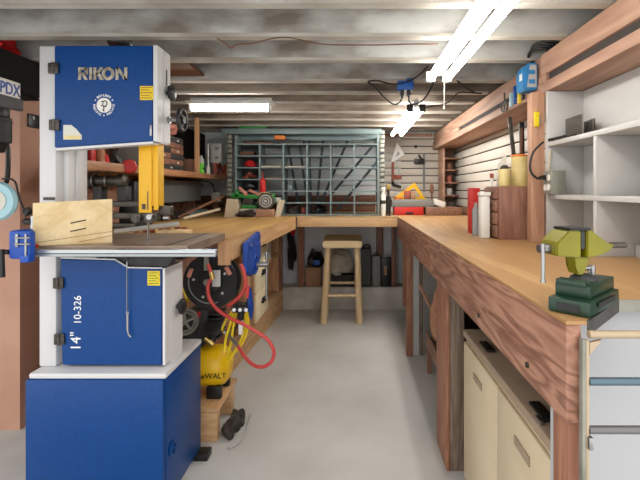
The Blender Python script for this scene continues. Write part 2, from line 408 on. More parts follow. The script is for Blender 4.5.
# drawer unit
du = thing('drawer_unit', 'cream drawer stack with black pulls under the left bench', 'drawers', (-.93,3.2,.206))
link('carcass', box(B(), -1.15, -.702, 2.98, 3.40, .206, .845), 'pinez', du)
for k in range(3):
    z0 = .222 + k*.206
    dw = link('drawer', box(B(), -.7015, -.685, 2.99, 3.39, z0, z0+.198, .003), 'creamw', du)
    h_ = B(); box(h_, -.6845, -.665, 3.14, 3.24, z0+.10, z0+.118, .004); box(h_, -.6845, -.67, 3.16, 3.22, z0+.118, z0+.135, .004); link('pull', h_, 'black', dw)
du2 = thing('open_cabinet', 'open pine framed cabinet with white sides past the drawer stack', 'cabinet', (-.85,3.7,.206))
for y_ in (3.43, 3.93): link('side', box(B(), -1.1, -.70, y_, y_+.03, .206, .845), 'pinez', du2)
link('shelf', box(B(), -1.1, -.705, 3.461, 3.929, .55, .575), 'pine', du2)
link('bottom', box(B(), -1.1, -.705, 3.461, 3.929, .206, .228), 'pine', du2)
link('back', box(B(), -1.12, -1.1005, 3.43, 3.96, .206, .845), 'white', du2)
link('face_panel', box(B(), -.72, -.7045, 3.462, 3.60, .576, .845), 'white', du2)

# blue bench vise on the left bench edge
v = thing('bench_vise', 'blue woodworking vise with a steel screw on the left bench edge', 'vise', (-.5,2.15,.72))
j = B(); prism(j, [(-.520,2.03,.90),(-.520,2.30,.928),(-.520,2.31,.80),(-.520,2.24,.728),(-.520,2.10,.728),(-.520,2.03,.76)], (.026,0,0))
bmesh.ops.bevel(j, geom=list(j.edges), offset=.004, segments=2, affect='EDGES'); link('front_jaw', j, 'vblue', v)
j = B(); cyl(j, (-.494,2.17,.775), (-.482,2.17,.775), .03); torus(j, (-.493,2.17,.775), (1,0,0), .045, .006); box(j, -.494,-.488, 2.06,2.28,.86,.885,.003); link('jaw_boss', j, 'vblue', v)
link('screw', cyl(B(), (-.482,2.17,.775), (-.425,2.17,.775), .014), 'chrome', v)
h_ = B(); cyl(h_, (-.435,2.17,.825), (-.435,2.17,.615), .006); cyl(h_, (-.435,2.17,.825), (-.435,2.17,.838), .010); cyl(h_, (-.435,2.17,.605), (-.435,2.17,.618), .010); link('handle', h_, 'chrome', v)
j = B(); cyl(j, (-.5195,2.07,.885), (-.485,2.07,.885), .006); cyl(j, (-.5195,2.26,.90), (-.485,2.26,.90), .006); link('bolt', j, 'chrome', v)

v.location.x -= .011
# ================================================================== BANDSAW
s = thing('bandsaw', 'blue and white upright bandsaw standing at the left', 'bandsaw', (-.9,1.68,0))
bx_ = B(); box(bx_, -1.152, -.67, 1.50, 1.87, .03, .487, .006); base = link('base', bx_, 'blue', s)
sd_ = B(); box(sd_, -.6695, -.6675, 1.52, 1.86, .04, .478, .001); link('side_panel', sd_, 'blue', base)
for x_, y_ in ((-1.11,1.52),(-.70,1.52),(-1.11,1.82),(-.66,1.84)): link('foot', box(B(), x_-.03, x_+.035, y_-.02, y_+.04, 0, .0295, .003), 'black', base)
k_ = B(); lathe(k_, [(.02,0),(.026,.002),(.026,.006),(.018,.009),(.017,.004),(.008,.004),(.007,.010),(0,.010)], (-.667,1.565,.21), (1,0,0)); link('base_latch', k_, 'blue', base)
link('base_plate', box(B(), -1.143, -.662, 1.505, 1.86, .4875, .508, .006), 'sawwhite', s)
c_ = B(); box(c_, -1.147, -1.085, 1.56, 1.68, .5085, 1.673, .006); box(c_, -1.0855, -1.066, 1.60, 1.70, .5085, 1.50, .003); box(c_, -1.0665,-1.058,1.64,1.70,.9,1.40,.002); link('column', c_, 'sawwhite', s)
link('column_tag', box(B(), -1.130, -1.088, 1.5575, 1.5595, 1.113, 1.124), 'steel', s)
# upper wheel housing and door
def zt(py, Y=1.55): return Z(py, Y)
up = B(); prism(up, [(-1.077,1.60,1.31),(-.712,1.60,zt(142)),(-.712,1.60,1.673),(-1.077,1.60,1.673)], (0,.062,0)); bmesh.ops.bevel(up, geom=list(up.edges), offset=.005, segments=2, affect='EDGES'); uh = link('upper_housing', up, 'sawwhite', s)
dd = B(); prism(dd, [(-1.085,1.55,1.302),(-.728,1.55,zt(141)),(-.728,1.55,1.671),(-1.085,1.55,1.671)], (0,.0495,0)); bmesh.ops.bevel(dd, geom=list(dd.edges), offset=.004, segments=2, affect='EDGES'); ud = link('upper_door', dd, 'blue', s)
rm = B(); prism(rm, [(-.7275,1.551,zt(141)),(-.713,1.551,zt(141.5)),(-.713,1.551,1.672),(-.7275,1.551,1.672)], (0,.0485,0)); link('door_rim', rm, 'sawwhite', ud)
rm = B(); prism(rm, [(-1.08,1.553,1.2925),(-.73,1.553,zt(143.6)),(-.73,1.553,zt(141.3)),(-1.08,1.553,1.3015)], (0,.046,0)); link('door_lip', rm, 'sawwhite', ud)
# lower housing and door
lo = B(); prism(lo, [(-1.06,1.60,.509),(-.684,1.60,.509),(-.684,1.60,.868),(-.80,1.60,.868),(-.85,1.60,.895),(-1.06,1.60,.903)], (0,.105,0)); lh = link('lower_housing', lo, 'sawwhite', s)
dd = B(); prism(dd, [(-1.057,1.55,.518),(-.694,1.55,.518),(-.694,1.55,.866),(-.815,1.55,.868),(-.862,1.55,.897),(-1.063,1.55,.903)], (0,.0495,0)); bmesh.ops.bevel(dd, geom=list(dd.edges), offset=.004, segments=2, affect='EDGES'); ld = link('lower_door', dd, 'blue', s)
rm = B(); prism(rm, [(-.6935,1.551,.518),(-.685,1.551,.518),(-.685,1.551,.868),(-.6935,1.551,.866)], (0,.0485,0)); link('door_rim', rm, 'sawwhite', ld)
rm = B(); pipe(rm, [(-1.06,1.549,.906),(-.864,1.549,.900),(-.816,1.549,.871),(-.694,1.549,.869)], .003, smooth=False); link('door_lip', rm, 'sawwhite', ld)
for par, px_, py_ in ((ud,54,68.5),(ud,55,125),(ld,59,283),(ld,60,339)):
    c = P(px_, py_, 1.548); h_ = B(); box(h_, c.x-.018, c.x-.001, 1.541, 1.5495, c.z-.019, c.z+.019, .001); box(h_, c.x+.001, c.x+.018, 1.541, 1.5495, c.z-.019, c.z+.019, .001); cyl(h_, (c.x,1.541,c.z-.02),(c.x,1.541,c.z+.02),.005)
    for a in (-.010,.010):
        for b in (-.011,.011): cyl(h_, (c.x+a,1.5385,c.z+b),(c.x+a,1.542,c.z+b),.0035, seg=10)
    link('hinge', h_, 'steel', par)
# lettering, badge, stickers
c = P(78.3, 79.8, 1.548); LW, LH, LT = .0345, .0445, .0105
def bar(q, p, r_, w=LT):
    a, b = Vector((p[0],0,p[1])), Vector((r_[0],0,r_[1])); n = Vector((w/2,0,0)); o_ = Vector((c.x,1.5492,c.z))
    prism(q, [o_+a-n, o_+a+n, o_+b+n, o_+b-n], (0,-.0022,0))
def slab(q, x0, x1, z0, z1): box(q, c.x+x0, c.x+x1, 1.547, 1.5492, c.z+z0, c.z+z1)
q = B(); slab(q, 0,LT,0,LH); slab(q, LT,LW-.004,LH-.009,LH); slab(q, LT,LW-.004,.017,.0255); slab(q, LW-.0105,LW,.019,LH-.002); bar(q, (.018,.018),(LW-.005,0), .0125); link('letter', q, 'silver', ud)
q = B(); slab(q, .0395,.0505,0,LH); link('letter', q, 'silver', ud)
q = B(); slab(q, .055,.0655,0,LH); bar(q, (.0665,.020),(.084,LH), .0125); bar(q, (.0705,.026),(.085,0), .0135); link('letter', q, 'silver', ud)
q = B(); o_ = Vector((c.x+.108,1.5492,c.z+LH/2)); n_ = 24
frame_prism(q, [o_+Vector((.0225*math.cos(2*PI*k/n_),0,.0235*math.sin(2*PI*k/n_))) for k in range(n_)], [o_+Vector((.0105*math.cos(2*PI*k/n_),0,.0125*math.sin(2*PI*k/n_))) for k in range(n_)], (0,-.0022,0)); link('letter', q, 'silver', ud)
q = B(); slab(q, .1345,.1455,0,LH); slab(q, .1655,.1765,0,LH); bar(q, (.1405,LH),(.1705,0), .0125); link('letter', q, 'silver', ud)
c = P(104, 105.3, 1.549)
bd = link('badge', cyl(B(), (c.x,1.5498,c.z),(c.x,1.5485,c.z), .0265, seg=36), 'whitep', ud)
pb = B()
for pts, r_ in (([(-.011,.012),(-.006,.014),(-.003,.009),(-.006,-.001),(-.010,-.001),(0,-.002),(.003,-.003),(.010,-.001)],.0015),([(-.004,.010),(.001,.016),(.009,.013),(.011,.004),(.007,-.004),(.001,-.004)],.0018),([(-.001,-.003),(0,-.012),(-.003,-.019),(.002,-.019)],.0018)):
    pipe(pb, [(c.x+x_,1.5484,c.z+z_) for x_, z_ in pts], r_, ss=6)
link('letter', pb, 'btext', bd)
def ring_word(w, a0, a1, flip=False):
    for k, ch in enumerate(w):
        a = math.radians(a0 + (a1-a0)*k/(len(w)-1))
        u = Vector((math.cos(a),0,math.sin(a))); 
        if flip: u = -u
        xd = Vector((u.z,0,-u.x))
        o_ = Vector((c.x,1.5485,c.z)) + Vector((math.cos(a),0,math.sin(a)))*(.0325 if not flip else .0385)
        text(ch, .0105, o_, xd, u, 'wtext', bd, depth=.0003, bold=.0004, align_x='CENTER')
ring_word('BUILDER', 128, 52)
ring_word('PACIFIC', 178, 248, True)
ring_word('PACIFIC', 292, 362, True)
tri = B()
for a in (148, 32, 270):
    q = Vector((c.x,1.5495,c.z)) + Vector((math.cos(math.radians(a)),0,math.sin(math.radians(a))))*.036
    prism(tri, [q+Vector((-.003,0,-.0025)),q+Vector((.003,0,-.0025)),q+Vector((0,0,.003))], (0,-.0012,0))
link('badge_mark', tri, 'wtext', bd)
c0, c1 = P(140,100,1.549), P(153.5,86,1.549)
lb_ = link('warning_sticker', box(B(), c0.x, c1.x-.001, 1.5485, 1.5498, c0.z, c1.z), 'ylabel', ud)
pr = B()
for k in range(5): box(pr, c0.x+.004, c1.x-.006-(k%2)*.008, 1.548, 1.5485, c0.z+.006+k*.0095, c0.z+.0085+k*.0095)
link('print', pr, 'brick', lb_)
c0, c1 = P(147.5,285.5,1.549), P(160,271,1.549)
lb_ = link('warning_sticker', box(B(), c0.x, c1.x, 1.5485, 1.5498, c0.z, c1.z), 'ylabel', ld)
pr = B()
for k in range(5): box(pr, c0.x+.004, c1.x-.006-(k%2)*.008, 1.548, 1.5485, c0.z+.006+k*.0095, c0.z+.0085+k*.0095)
link('print', pr, 'green', lb_)
wn = B(); a = [P(63.5,139.6,1.549),P(82,139.6,1.549),P(82,135.5,1.549),P(76,128.5,1.549),P(71.5,125,1.549),P(63.5,125,1.549)]
prism(wn, a, (0,-.0015,0)); wn_ = link('viewing_window', wn, 'glass', ud)
wn = B(); a = [P(64.5,139,1.547),P(81,139,1.547),P(80,135.5,1.547),P(64.5,135.5,1.547)]; prism(wn, a, (0,-.0008,0)); link('window_band', wn, 'ivory', wn_)
c = P(80.5, 351, 1.549); text('14"', .052, (c.x,1.549,c.z), (0,0,1), (-1,0,0), 'wtext', ld, depth=.0006)
c = P(81, 324.5, 1.549); text('10-326', .037, (c.x,1.549,c.z), (0,0,1), (-1,0,0), 'wtext', ld, depth=.0006)
link('door_catch', box(B(), -.738, -.731, 1.545, 1.5495, zt(136), zt(125), .001), 'chrome', ud)
# knobs on the right side
def knob(parent, x0, y_, z_, R_, name, m_='black'):
    kb = B(); lathe(kb, [(.008,0),(.008,.012),(R_,.013),(R_,.026),(R_*.8,.030),(0,.030)], (x0,y_,z_), (1,0,0))
    for k in range(8):
        a = k*PI/4; cyl(kb, (x0+.014,y_+R_*.95*math.cos(a),z_+R_*.95*math.sin(a)), (x0+.026,y_+R_*.95*math.cos(a),z_+R_*.95*math.sin(a)), R_*.22, seg=10)
    return link(name, kb, m_, parent)
knob(uh, -.712, 1.625, Z(93,1.625), .026, 'upper_door_knob')
link('side_slot', box(B(), -.7119,-.7112, 1.618,1.630, Z(86,1.625), Z(70,1.625)), 'steel', uh)
knob(lh, -.684, 1.655, Z(306.5,1.655), .026, 'lower_door_knob')
cyl_b = B(); cyl(cyl_b, (-.712,1.64,Z(120,1.64)), (-.665,1.64,Z(120,1.64)), .008); lathe(cyl_b, [(.013,0),(.013,.008),(0,.008)], (-.712,1.64,Z(120,1.64)), (1,0,0)); hs = link('guide_shaft', cyl_b, 'chrome', uh)
hw = B(); hc = Vector((-.66,1.64,Z(120,1.64))); torus(hw, hc, (1,0,0), .04, .007); cyl(hw, hc-Vector((.008,0,0)), hc+Vector((.010,0,0)), .014)
for k in range(3):
    a = k*2*PI/3+.4; cyl(hw, hc, hc+Vector((0,.04*math.cos(a),.04*math.sin(a))), .006, seg=10)
link('handwheel', hw, 'black', hs)
tk = B(); lathe(tk, [(.010,0),(.010,.030),(.040,.032),(.044,.038),(.044,.052),(.03,.058),(0,.058)], (-.905,1.656,1.6735), seg=24); link('tension_knob', tk, 'black', uh)
# guide post, guard, blade
gp = B(); box(gp, -.808, -.760, 1.606, 1.612, 1.065, 1.318, .001); box(gp, -.755, -.738, 1.612, 1.618, 1.075, 1.33, .001); box(gp, -.808, -.804, 1.612, 1.645, 1.075, 1.314); box(gp, -.742,-.738,1.618,1.66,1.09,1.33); box(gp, -.760,-.755,1.612,1.62,1.09,1.325); guard = link('blade_guard', gp, 'yellow', s)
link('guard_slot', box(B(), -.775, -.772, 1.604, 1.6055, 1.075, 1.145), 'steel', guard)
link('guard_window', box(B(), -.795, -.782, 1.604, 1.6055, 1.078, 1.098), 'steel', guard)
gb = B(); box(gb, -.83, -.745, 1.616, 1.65, 1.035, 1.062, .002); box(gb, -.745,-.70,1.63,1.66,1.055,1.09,.002)
for x_ in (-.815,-.765): cyl(gb, (x_,1.595,1.045),(x_,1.616,1.045),.017); cyl(gb, (x_,1.59,1.045),(x_,1.596,1.045),.010)
link('blade_guide', gb, 'steel', s)
kn = B(); cyl(kn, (-.76,1.585,1.05),(-.76,1.592,1.05),.010); cyl(kn,(-.72,1.62,1.045),(-.70,1.62,1.045),.009); link('guide_knob', kn, 'chrome', s)
link('blade', box(B(), -.786, -.785, 1.628, 1.641, .95, 1.32), 'chrome', s)
# table
tb = B(); plan(tb, [(-1.10,1.46),(-.571,1.46),(-.571,1.89),(-1.043,1.89),(-1.043,1.552),(-1.10,1.552)], .93, .96); tbl = link('table', tb, 'iron', s)
sl = B(); box(sl, -.655, -.637, 1.462, 1.888, .9601, .9606); link('mitre_slot', sl, 'steel', tbl)
sl = B(); box(sl, -.787, -.784, 1.463, 1.64, .9601, .9605); cyl(sl, (-.785,1.634,.9600),(-.785,1.634,.9605),.028, seg=28); link('insert', sl, 'grey', tbl)
tr = B(); box(tr, -1.0, -.64, 1.53, 1.80, .91, .9295, .003); prism(tr, [(-.86,1.56,.8735),(-.68,1.56,.8735),(-.66,1.56,.909),(-.90,1.56,.909)], (0,.05,0)); prism(tr, [(-.80,1.73,.87),(-.69,1.73,.87),(-.66,1.73,.909),(-.84,1.73,.909)], (0,.04,0)); link('trunnion', tr, 'char', s)
pl = B(); box(pl, -1.05,-.93,1.545,1.60,.9055,.9295,.002); link('table_bracket', pl, 'lgrey', s)
rl = B(); box(rl, -1.085, -.462, 1.425, 1.45, .928, .952, .003); fr = link('fence_rail', rl, 'alu', s)
rl = B(); box(rl, -1.08, -.465, 1.4240, 1.4255, .937, .9405); link('rail_groove', rl, 'steel', fr)
rl = B(); 
for x_ in (-1.0,-.83,-.62): box(rl, x_, x_+.02, 1.4505, 1.4595, .932, .95)
link('rail_bracket', rl, 'steel', fr)
# fence head, lever, carrier
fh = B(); box(fh, -1.126, -1.055, 1.395, 1.424, .925, 1.018, .008); box(fh, -1.126,-1.09, 1.424, 1.47, .963, 1.018, .004); box(fh, -1.085,-1.056,1.39,1.42,.915,.94,.003); fen = link('fence_head', fh, 'vblue', s)
lv = B(); cyl(lv, (-1.150,1.40,.948),(-1.126,1.40,.948),.008); cyl(lv, (-1.146,1.392,.958),(-1.142,1.388,.868),.009,.011); link('lever', lv, 'black', fen)
wc = B()
for z_ in (.975,.995): cyl(wc, (-1.10,1.391,z_),(-1.052,1.391,z_),.0035)
box(wc,-1.098,-1.090,1.389,1.394,.965,1.008,.001); box(wc,-1.068,-1.062,1.389,1.394,.935,1.008,.001); link('clamp_plate', wc, 'chrome', fen)
link('red_pointer', box(B(), -1.0855, -1.075, 1.4545, 1.462, .955, .966, .001), 'red', fen)
fe = B(); box(fe, -1.125, -1.108, 1.49, 1.552, .9615, 1.06, .002); link('fence', fe, 'alu', s)
kb = B(); 
for z_ in (1.04, 1.0): cyl(kb, (-1.148,1.50,z_),(-1.1255,1.50,z_),.012); cyl(kb, (-1.158,1.50,z_),(-1.148,1.50,z_),.006)
link('fence_knob', kb, 'black', s)
fbd = B(); FA, FB = Vector((-1.0905,1.455,0)), Vector((-.876,1.550,0)); fn = Vector((-(FB-FA).y,(FB-FA).x,0)).normalized()*.014
prism(fbd, [FA+Vector((0,0,.9605)),FB+Vector((0,0,.9605)),FB+Vector((0,0,1.1175)),FA+Vector((0,0,1.106))], fn); bd2 = link('fence_board', fbd, 'birch', s)
def onb(t, z_): return FA.lerp(FB, t) + Vector((0,0,z_)) - fn*.03
for t0, z0, t1, z1 in ((.46,1.032,.66,1.042),(.46,1.003,.66,1.013)):
    so = B(); prism(so, [onb(t0,z0),onb(t1,z1),onb(t1,z1+.0045),onb(t0,z0+.0045)], -fn*.02); link('board_slot', so, 'groove', bd2)
for t0, z0, t1, z1 in ((0,.969,1,1.0),(.55,.966,1,.985)):
    so = B(); prism(so, [onb(t0,z0),onb(t1,z1),onb(t1,z1+.0016),onb(t0,z0+.0016)], -fn*.01); link('scored_line', so, 'brownb', bd2)
# hex key on a chain
ck = thing('hex_key', 'hex key hanging on a beaded chain in front of the lower blue door', 'tool', (-.82,1.53,.60))
cc = P(127, 257, 1.44); ch = B(); n = 24
x_ = X(127,1.535)
for k in range(n):
    z_ = .8685 - k*(.8685-Z(313,1.535))/(n-1)
    bmesh.ops.create_icosphere(ch, subdivisions=1, radius=.0028, matrix=Matrix.Translation((x_,1.535,z_)))
cyl(ch, (x_,1.535,.8685),(x_,1.535,Z(313,1.535)),.001, seg=6); pipe(ch, [(x_,1.535,.868),(x_,1.536,.895),(x_,1.55,.905)], .0018, ss=6); link('chain', ch, 'chrome', ck)
hk = B(); pipe(hk, [(x_,1.538,Z(312,1.538)),(x_,1.538,Z(330,1.538)),(x_+.004,1.538,Z(334,1.538)),(x_+.012,1.538,Z(337,1.538))], .0035, ss=6, smooth=False); torus(hk, (x_,1.538,Z(313,1.538)), (0,1,0), .005, .0012, seg=14, ss=6); link('key', hk, 'chrome', ck)

# ================================================================== LIGHTS
def fixture(y0, y1, x0, x1, zz, label, tm='tube'):
    t = thing('ceiling_light', label, 'light', ((x0+x1)/2,(y0+y1)/2,zz), 'fluorescent strip lights')
    xm = (x0+x1)/2; w = x1-x0
    b = B(); box(b, xm-w*.14, xm+w*.14, y0, y1, zz+.012, zz+.058, .004); hb = link('housing', b, 'lampbody', t)
    for xx in (xm-w*.34, xm+w*.34):
        link('lamp_tube', cyl(B(), (xx,y0+.02,zz), (xx,y1-.02,zz), .016, seg=16), tm, t)
        for a, c in ((y0,y0+.0195),(y1-.0195,y1)): link('lamp_holder', box(B(), xx-.020, xx+.020, a, c, zz-.016, zz+.03, .003), 'black' if y0 > 2 else 'lampbody', hb)
    b = B()
    for yy in (y0+.25, y1-.25): box(b, xm-.01, xm+.01, yy-.01, yy+.01, zz+.059, JZ+.02)
    link('hanger', b, 'steel', t)
    return t
fx1 = fixture(.70, 1.92, .318, .425, 1.645, 'near fluorescent strip light with a hanging pull cord')
fx2 = fixture(2.62, 3.84, .318, .43, 1.645, 'far fluorescent strip light beyond the blue junction box', 'tubefar')
pc = B(); pipe(pc, [(.395,1.90,1.63),(.393,1.90,1.52)], .0016, ss=6, smooth=False); cyl(pc, (.393,1.90,1.52),(.393,1.90,1.508),.004); link('pull_cord', pc, 'whitep', fx1)
t = thing('ceiling_light', 'short fluorescent light fitted crosswise over the left bench', 'light', (-.75,2.6,1.62), 'fluorescent strip lights')
b = B(); prism(b, [(-1.0,2.57,1.665),(-.515,2.57,1.665),(-.49,2.57,1.685),(-1.02,2.57,1.685)], (0,.10,0)); box(b,-1.0,-.51,2.61,2.63,1.6855,JZ-.001); hb = link('housing', b, 'lampbody', t)
link('lamp_tube', cyl(B(), (-.985,2.60,1.645),(-.525,2.60,1.645),.018, seg=16), 'tubefar', t)
for x_ in (-1.0,-.525): link('lamp_holder', box(B(), x_, x_+.0145, 2.58,2.62,1.627,1.6645,.002), 'lampbody', hb)

# blue junction box with plugs, cords
jy = 2.19
jb = thing('junction_box', 'blue plastic junction box with two plugs on a ceiling joist', 'box', (X(405,jy),jy,Z(90,jy)))
a, b = P(397,90.5,jy), P(413,82,jy); link('box_body', box(B(), a.x, b.x, jy-.028, jy+.0265, a.z, b.z, .003), 'jbox', jb)
link('box_tab', box(B(), b.x-.03, b.x-.002, jy+.0, jy+.026, b.z, b.z+.02), 'jbox', jb)
for px_ in (402,408.5):
    pg = B(); box(pg, X(px_-1.8,jy), X(px_+1.8,jy), jy-.02, jy+.005, Z(96,jy), a.z-.0005, .003); cyl(pg, (X(px_,jy),jy-.008,Z(96,jy)), (X(px_,jy),jy-.008,Z(99,jy)), .006, .004); link('plug', pg, 'black', jb)
link('cord', pipe(B(), [P(401.5,99,jy),P(399,103,jy),P(393,104,jy),P(384,97,jy),P(374,86,jy),P(368,82,jy),P(377,80.5,jy+.005),P(387,83,jy+.005),P(397,84,jy-.032),P(409,81,jy-.035),P(419,75,2.0),P(428,66,1.93)], .0042), 'black', jb)
link('cord', pipe(B(), [P(408.5,99,jy),P(410,103,jy),P(416,104,jy),P(424,99,jy),P(430,90,jy),P(434,82,jy),P(436,77,1.95)], .0042), 'black', jb)
link('cord', pipe(B(), [P(424,108,2.63),P(432,106.5,2.6),P(443,104.5,2.6),P(450,101,2.55),P(458,93,2.48),P(468,92.5,2.46),P(482,93.5,2.45)], .0042), 'black', fx2)
single('ceiling_cable', pipe(B(), [P(457,80.5,2.2),P(463,86,2.2),P(470,90,2.2),P(475,92.5,2.2)], .0042), 'black', 'short black cord slanting between two joists near the beam', 'cord')
single('ceiling_cable', pipe(B(), [P(217,38,1.56),P(226,44,1.56),P(231,48,1.555),P(234,46,1.555),P(240,44,1.555),P(254,43,1.555),P(275,38,1.555),P(292,38,1.56),P(322,44,1.56),P(370,45,1.56),P(412,44,1.56),P(438,44,1.56)], .0022), 'brownb', 'thin old wire stapled along the nearest visible joist', 'wire')
cl = B()
for k in range(4): torus(cl, (X(541,1.84)+.01*k,1.83,1.715+.006*k), (.4,.3,1), .055+.006*k, .006, seg=26)
single('cable_coil', cl, 'black', 'coil of black cable tucked above the beam', 'cable')
# loose boards tucked up in the joists
for k, (a, b, lab) in enumerate((((172,76),(199,70),'brown board end tucked between the ceiling joists'),)):
    q = B(); box(q, -1.2, X(196,2.1), 1.8975, 2.2165, 1.735, 1.75, .002); single('plank', q, 'brownb', lab, 'plank')
# ================================================================== LEFT WALL GEAR
bk = thing('wall_cabinet', 'black box hung under the joists at the upper left', 'box', (-1.6,1.65,1.55))
q = B(); box(q, -1.85, -1.38, 1.32, 1.90, 1.555, 1.705, .004); link('body', q, 'dull', bk)
q = B(); box(q, -1.86, -1.40, 1.31, 1.91, 1.545, 1.5545, .002); link('bottom_lip', q, 'dull', bk)
rc = B(); blob(rc, (-1.52,1.72,1.735), (.15,.085,.06), .5, 4, 5, -.42); single('red_cloth', rc, 'redcloth', 'crumpled red cloth stuffed above the black box', 'cloth')
sg = thing('sign', 'white sign with blue letters PDX at the left edge', 'sign', (-1.36,1.6,1.5))
link('plate', box(B(), -1.366, -1.36, 1.40, 1.748, 1.517, 1.583, .001), 'whitep', sg)
text('PDX', .064, (-1.3595,1.645,1.527), (0,1,0), (0,0,1), 'bluetext', sg, bold=.001, sx=.80)
link('ledge', box(B(), -1.372, -1.35, 1.40, 1.752, 1.47, 1.5165, .002), 'char', sg)
wl = thing('work_lamp', 'black cylindrical work lamp head at the left edge', 'lamp', (-1.5,1.85,1.36))
q = B(); lathe(q, [(.046,0),(.052,.004),(.052,.105),(.046,.11),(0,.11)], (-1.525,1.83,1.35)); torus(q, (-1.525,1.83,1.44), (0,0,1), .052, .003); link('lamp_head', q, 'char', wl)
q = B(); box(q, -1.55,-1.49,1.82,1.86,1.458,1.50,.004); box(q, -1.60,-1.53,1.82,1.86,1.50,1.5445,.004); link('bracket', q, 'black', wl)
q = B(); cyl(q, (-1.53,1.83,1.345),(-1.53,1.83,1.31),.04,.03); cyl(q, (-1.54,1.83,1.31),(-1.54,1.83,1.265),.02); link('lamp_knuckle', q, 'black', wl)
ml = thing('magnifier_lamp', 'pale blue round magnifier lamp with a black cord by the terracotta wall', 'lamp', (-1.6,1.9,1.0))
mc = Vector((X(-2,1.88),1.88,Z(201,1.88)))
q = B(); lathe(q, [(.045,-.012),(.078,-.014),(.086,0),(.078,.016),(.045,.012)], mc, (0,1,0), seg=40); link('ring', q, 'lblue', ml)
link('lens', cyl(B(), mc-Vector((0,.0155,0)), mc+Vector((0,-.013,0)), .046, seg=30), 'glass', ml)
q = B(); pipe(q, [mc+Vector((0,.02,.05)), mc+Vector((0,.05,.10)), mc+Vector((-.01,.06,.25)), (-1.56,1.85,1.30)], .010); link('arm', q, 'black', ml)
q = B(); pipe(q, [P(2,179,1.9),P(9,178.5,1.9),P(15,182,1.9),P(18,192,1.9),P(21,203,1.9),P(25,211,1.9)], .0042); link('cord', q, 'black', ml)
q = B(); blob(q, P(27,212,1.9), (.02,.015,.02), .2, 2, 3); link('cord_plug', q, 'black', ml)
sw = thing('wall_switch', 'black wall switch on the terracotta wall beside the bandsaw', 'switch', (-1.6,2.13,1.45))
link('plate', box(B(), -1.6045, -1.598, 2.105, 2.18, Z(127.5,2.13), Z(114,2.13), .002), 'black', sw)
link('toggle', box(B(), -1.598, -1.592, 2.13, 2.137, 1.5, 1.515, .001), 'whitep', sw)
link('edge', box(B(), -1.6045, -1.6, 2.1805, 2.2, Z(127.5,2.13), Z(114,2.13), .001), 'beige', sw)

# shelf on the left wall
sh = thing('wall_shelf', 'orange brown wall shelf with an upright above the left bench', 'shelf', (-1.4,3,1.25))
link('board', plan(B(), [(-1.31,1.93),(-1.22,1.93),(-1.22,4.25),(-1.60,4.25),(-1.60,2.205),(-1.31,2.205)], 1.25, 1.28), 'shelfw', sh)
link('upright', box(B(), -1.245, -1.215, 3.33, 3.365, 1.2805, JZ-.001, .002), 'pinez', sh)
link('lip', box(B(), -1.2195, -1.205, 1.93, 4.25, 1.243, 1.285, .002), 'shelfw', sh)
link('cleat', box(B(), -1.30, -1.222, 2.62, 2.75, 1.225, 1.2495, .002), 'pine', sh)
q = B(); box(q, -1.603,-1.58,2.21,4.25,1.20,1.2495); link('rear_cleat', q, 'shelfw', sh)
link('upright', box(B(), -1.27, -1.235, 2.09, 2.125, 1.2805, JZ-.001, .002), 'shelfw', sh)
# small parts organiser
og = thing('parts_organizer', 'brown and white small parts organizer with rows of tiny drawers on the left shelf', 'organizer', (-1.38,2.95,1.281))
link('case', box(B(), -1.5, -1.262, 2.70, 3.15, 1.2815, 1.52, .003), 'grey', og)
for r_ in range(6):
    for k in range(2 if r_ else 1):
        y0 = 2.715 + k*.213; y1 = y0 + (.207 if r_ else .42); z0 = 1.287+r_*.0385
        dw = link('drawer', box(B(), -1.2615, -1.252, y0, y1, z0, z0+.034, .001), 'walnut' if (r_+k)%3 else 'char', og)
        if (r_+k)%2 == 0: link('knob', box(B(), -1.2518, -1.245, (y0+y1)/2-.010, (y0+y1)/2+.010, z0+.010, z0+.022, .002), 'whitep', dw)
q = B(); blob(q, (-1.34,2.93,1.552), (.07,.14,.04), .45, 4, 9, -.6); single('cloth', q, 'pinkc', 'pink rag bunched on top of the parts organizer', 'cloth')
single('jar', cyl(B(), (-1.33,3.26,1.2815),(-1.33,3.26,1.40),.035), 'grime', 'dark jar on the left shelf just before its upright', 'jar')
tp = B(); box(tp, -1.56,-1.44,3.42,4.15,1.40,1.69,.02); single('tarp', tp, 'dull', 'black tarp hanging in the upper left corner behind the shelf upright', 'tarp')
# green spray can
sp = thing('spray_can', 'white spray can with a bright lime label on the left shelf', 'can', (-1.26,3.46,1.281))
q = B(); c_ = (-1.26,3.52,1.2815); lathe(q, [(.024,0),(.025,.004),(.025,.085),(0,.085)], c_); link('label_band', q, 'lime', sp)
q = B(); lathe(q, [(.024,.0855),(.024,.115),(.016,.128),(.013,.130),(.013,.15),(0,.15)], c_); link('cap', q, 'lgrey', sp)
q = B(); torus(q, (-1.2345,3.50,1.325), (1,-.4,0), .008, .003, seg=16, ss=6); link('label_mark', q, 'btext', sp)
wo = thing('outlet_box', 'white outlet box standing at the far end of the left shelf', 'box', (-1.3,3.8,1.281))
q = B(); box(q, X(211.5,3.75), X(222,3.75), 3.72, 3.80, 1.385, 1.555, .006); link('body', q, 'lgrey', wo)
q = B(); 
for z_ in (1.43,1.51): box(q, X(215,3.72), X(218.5,3.72), 3.715, 3.7195, z_-.012, z_+.012, .002)
link('socket', q, 'grey', wo)
link('stem', box(B(), -1.235,-1.205,3.74,3.78,1.2865,1.3845), 'brick', wo)
single('glue_tube', lathe(B(), [(.014,0),(.016,.01),(.016,.06),(.006,.08),(.005,.26),(0,.26)], (-1.25,3.66,1.2815)), 'whitep', 'slim white tube standing beside the outlet box', 'tube')
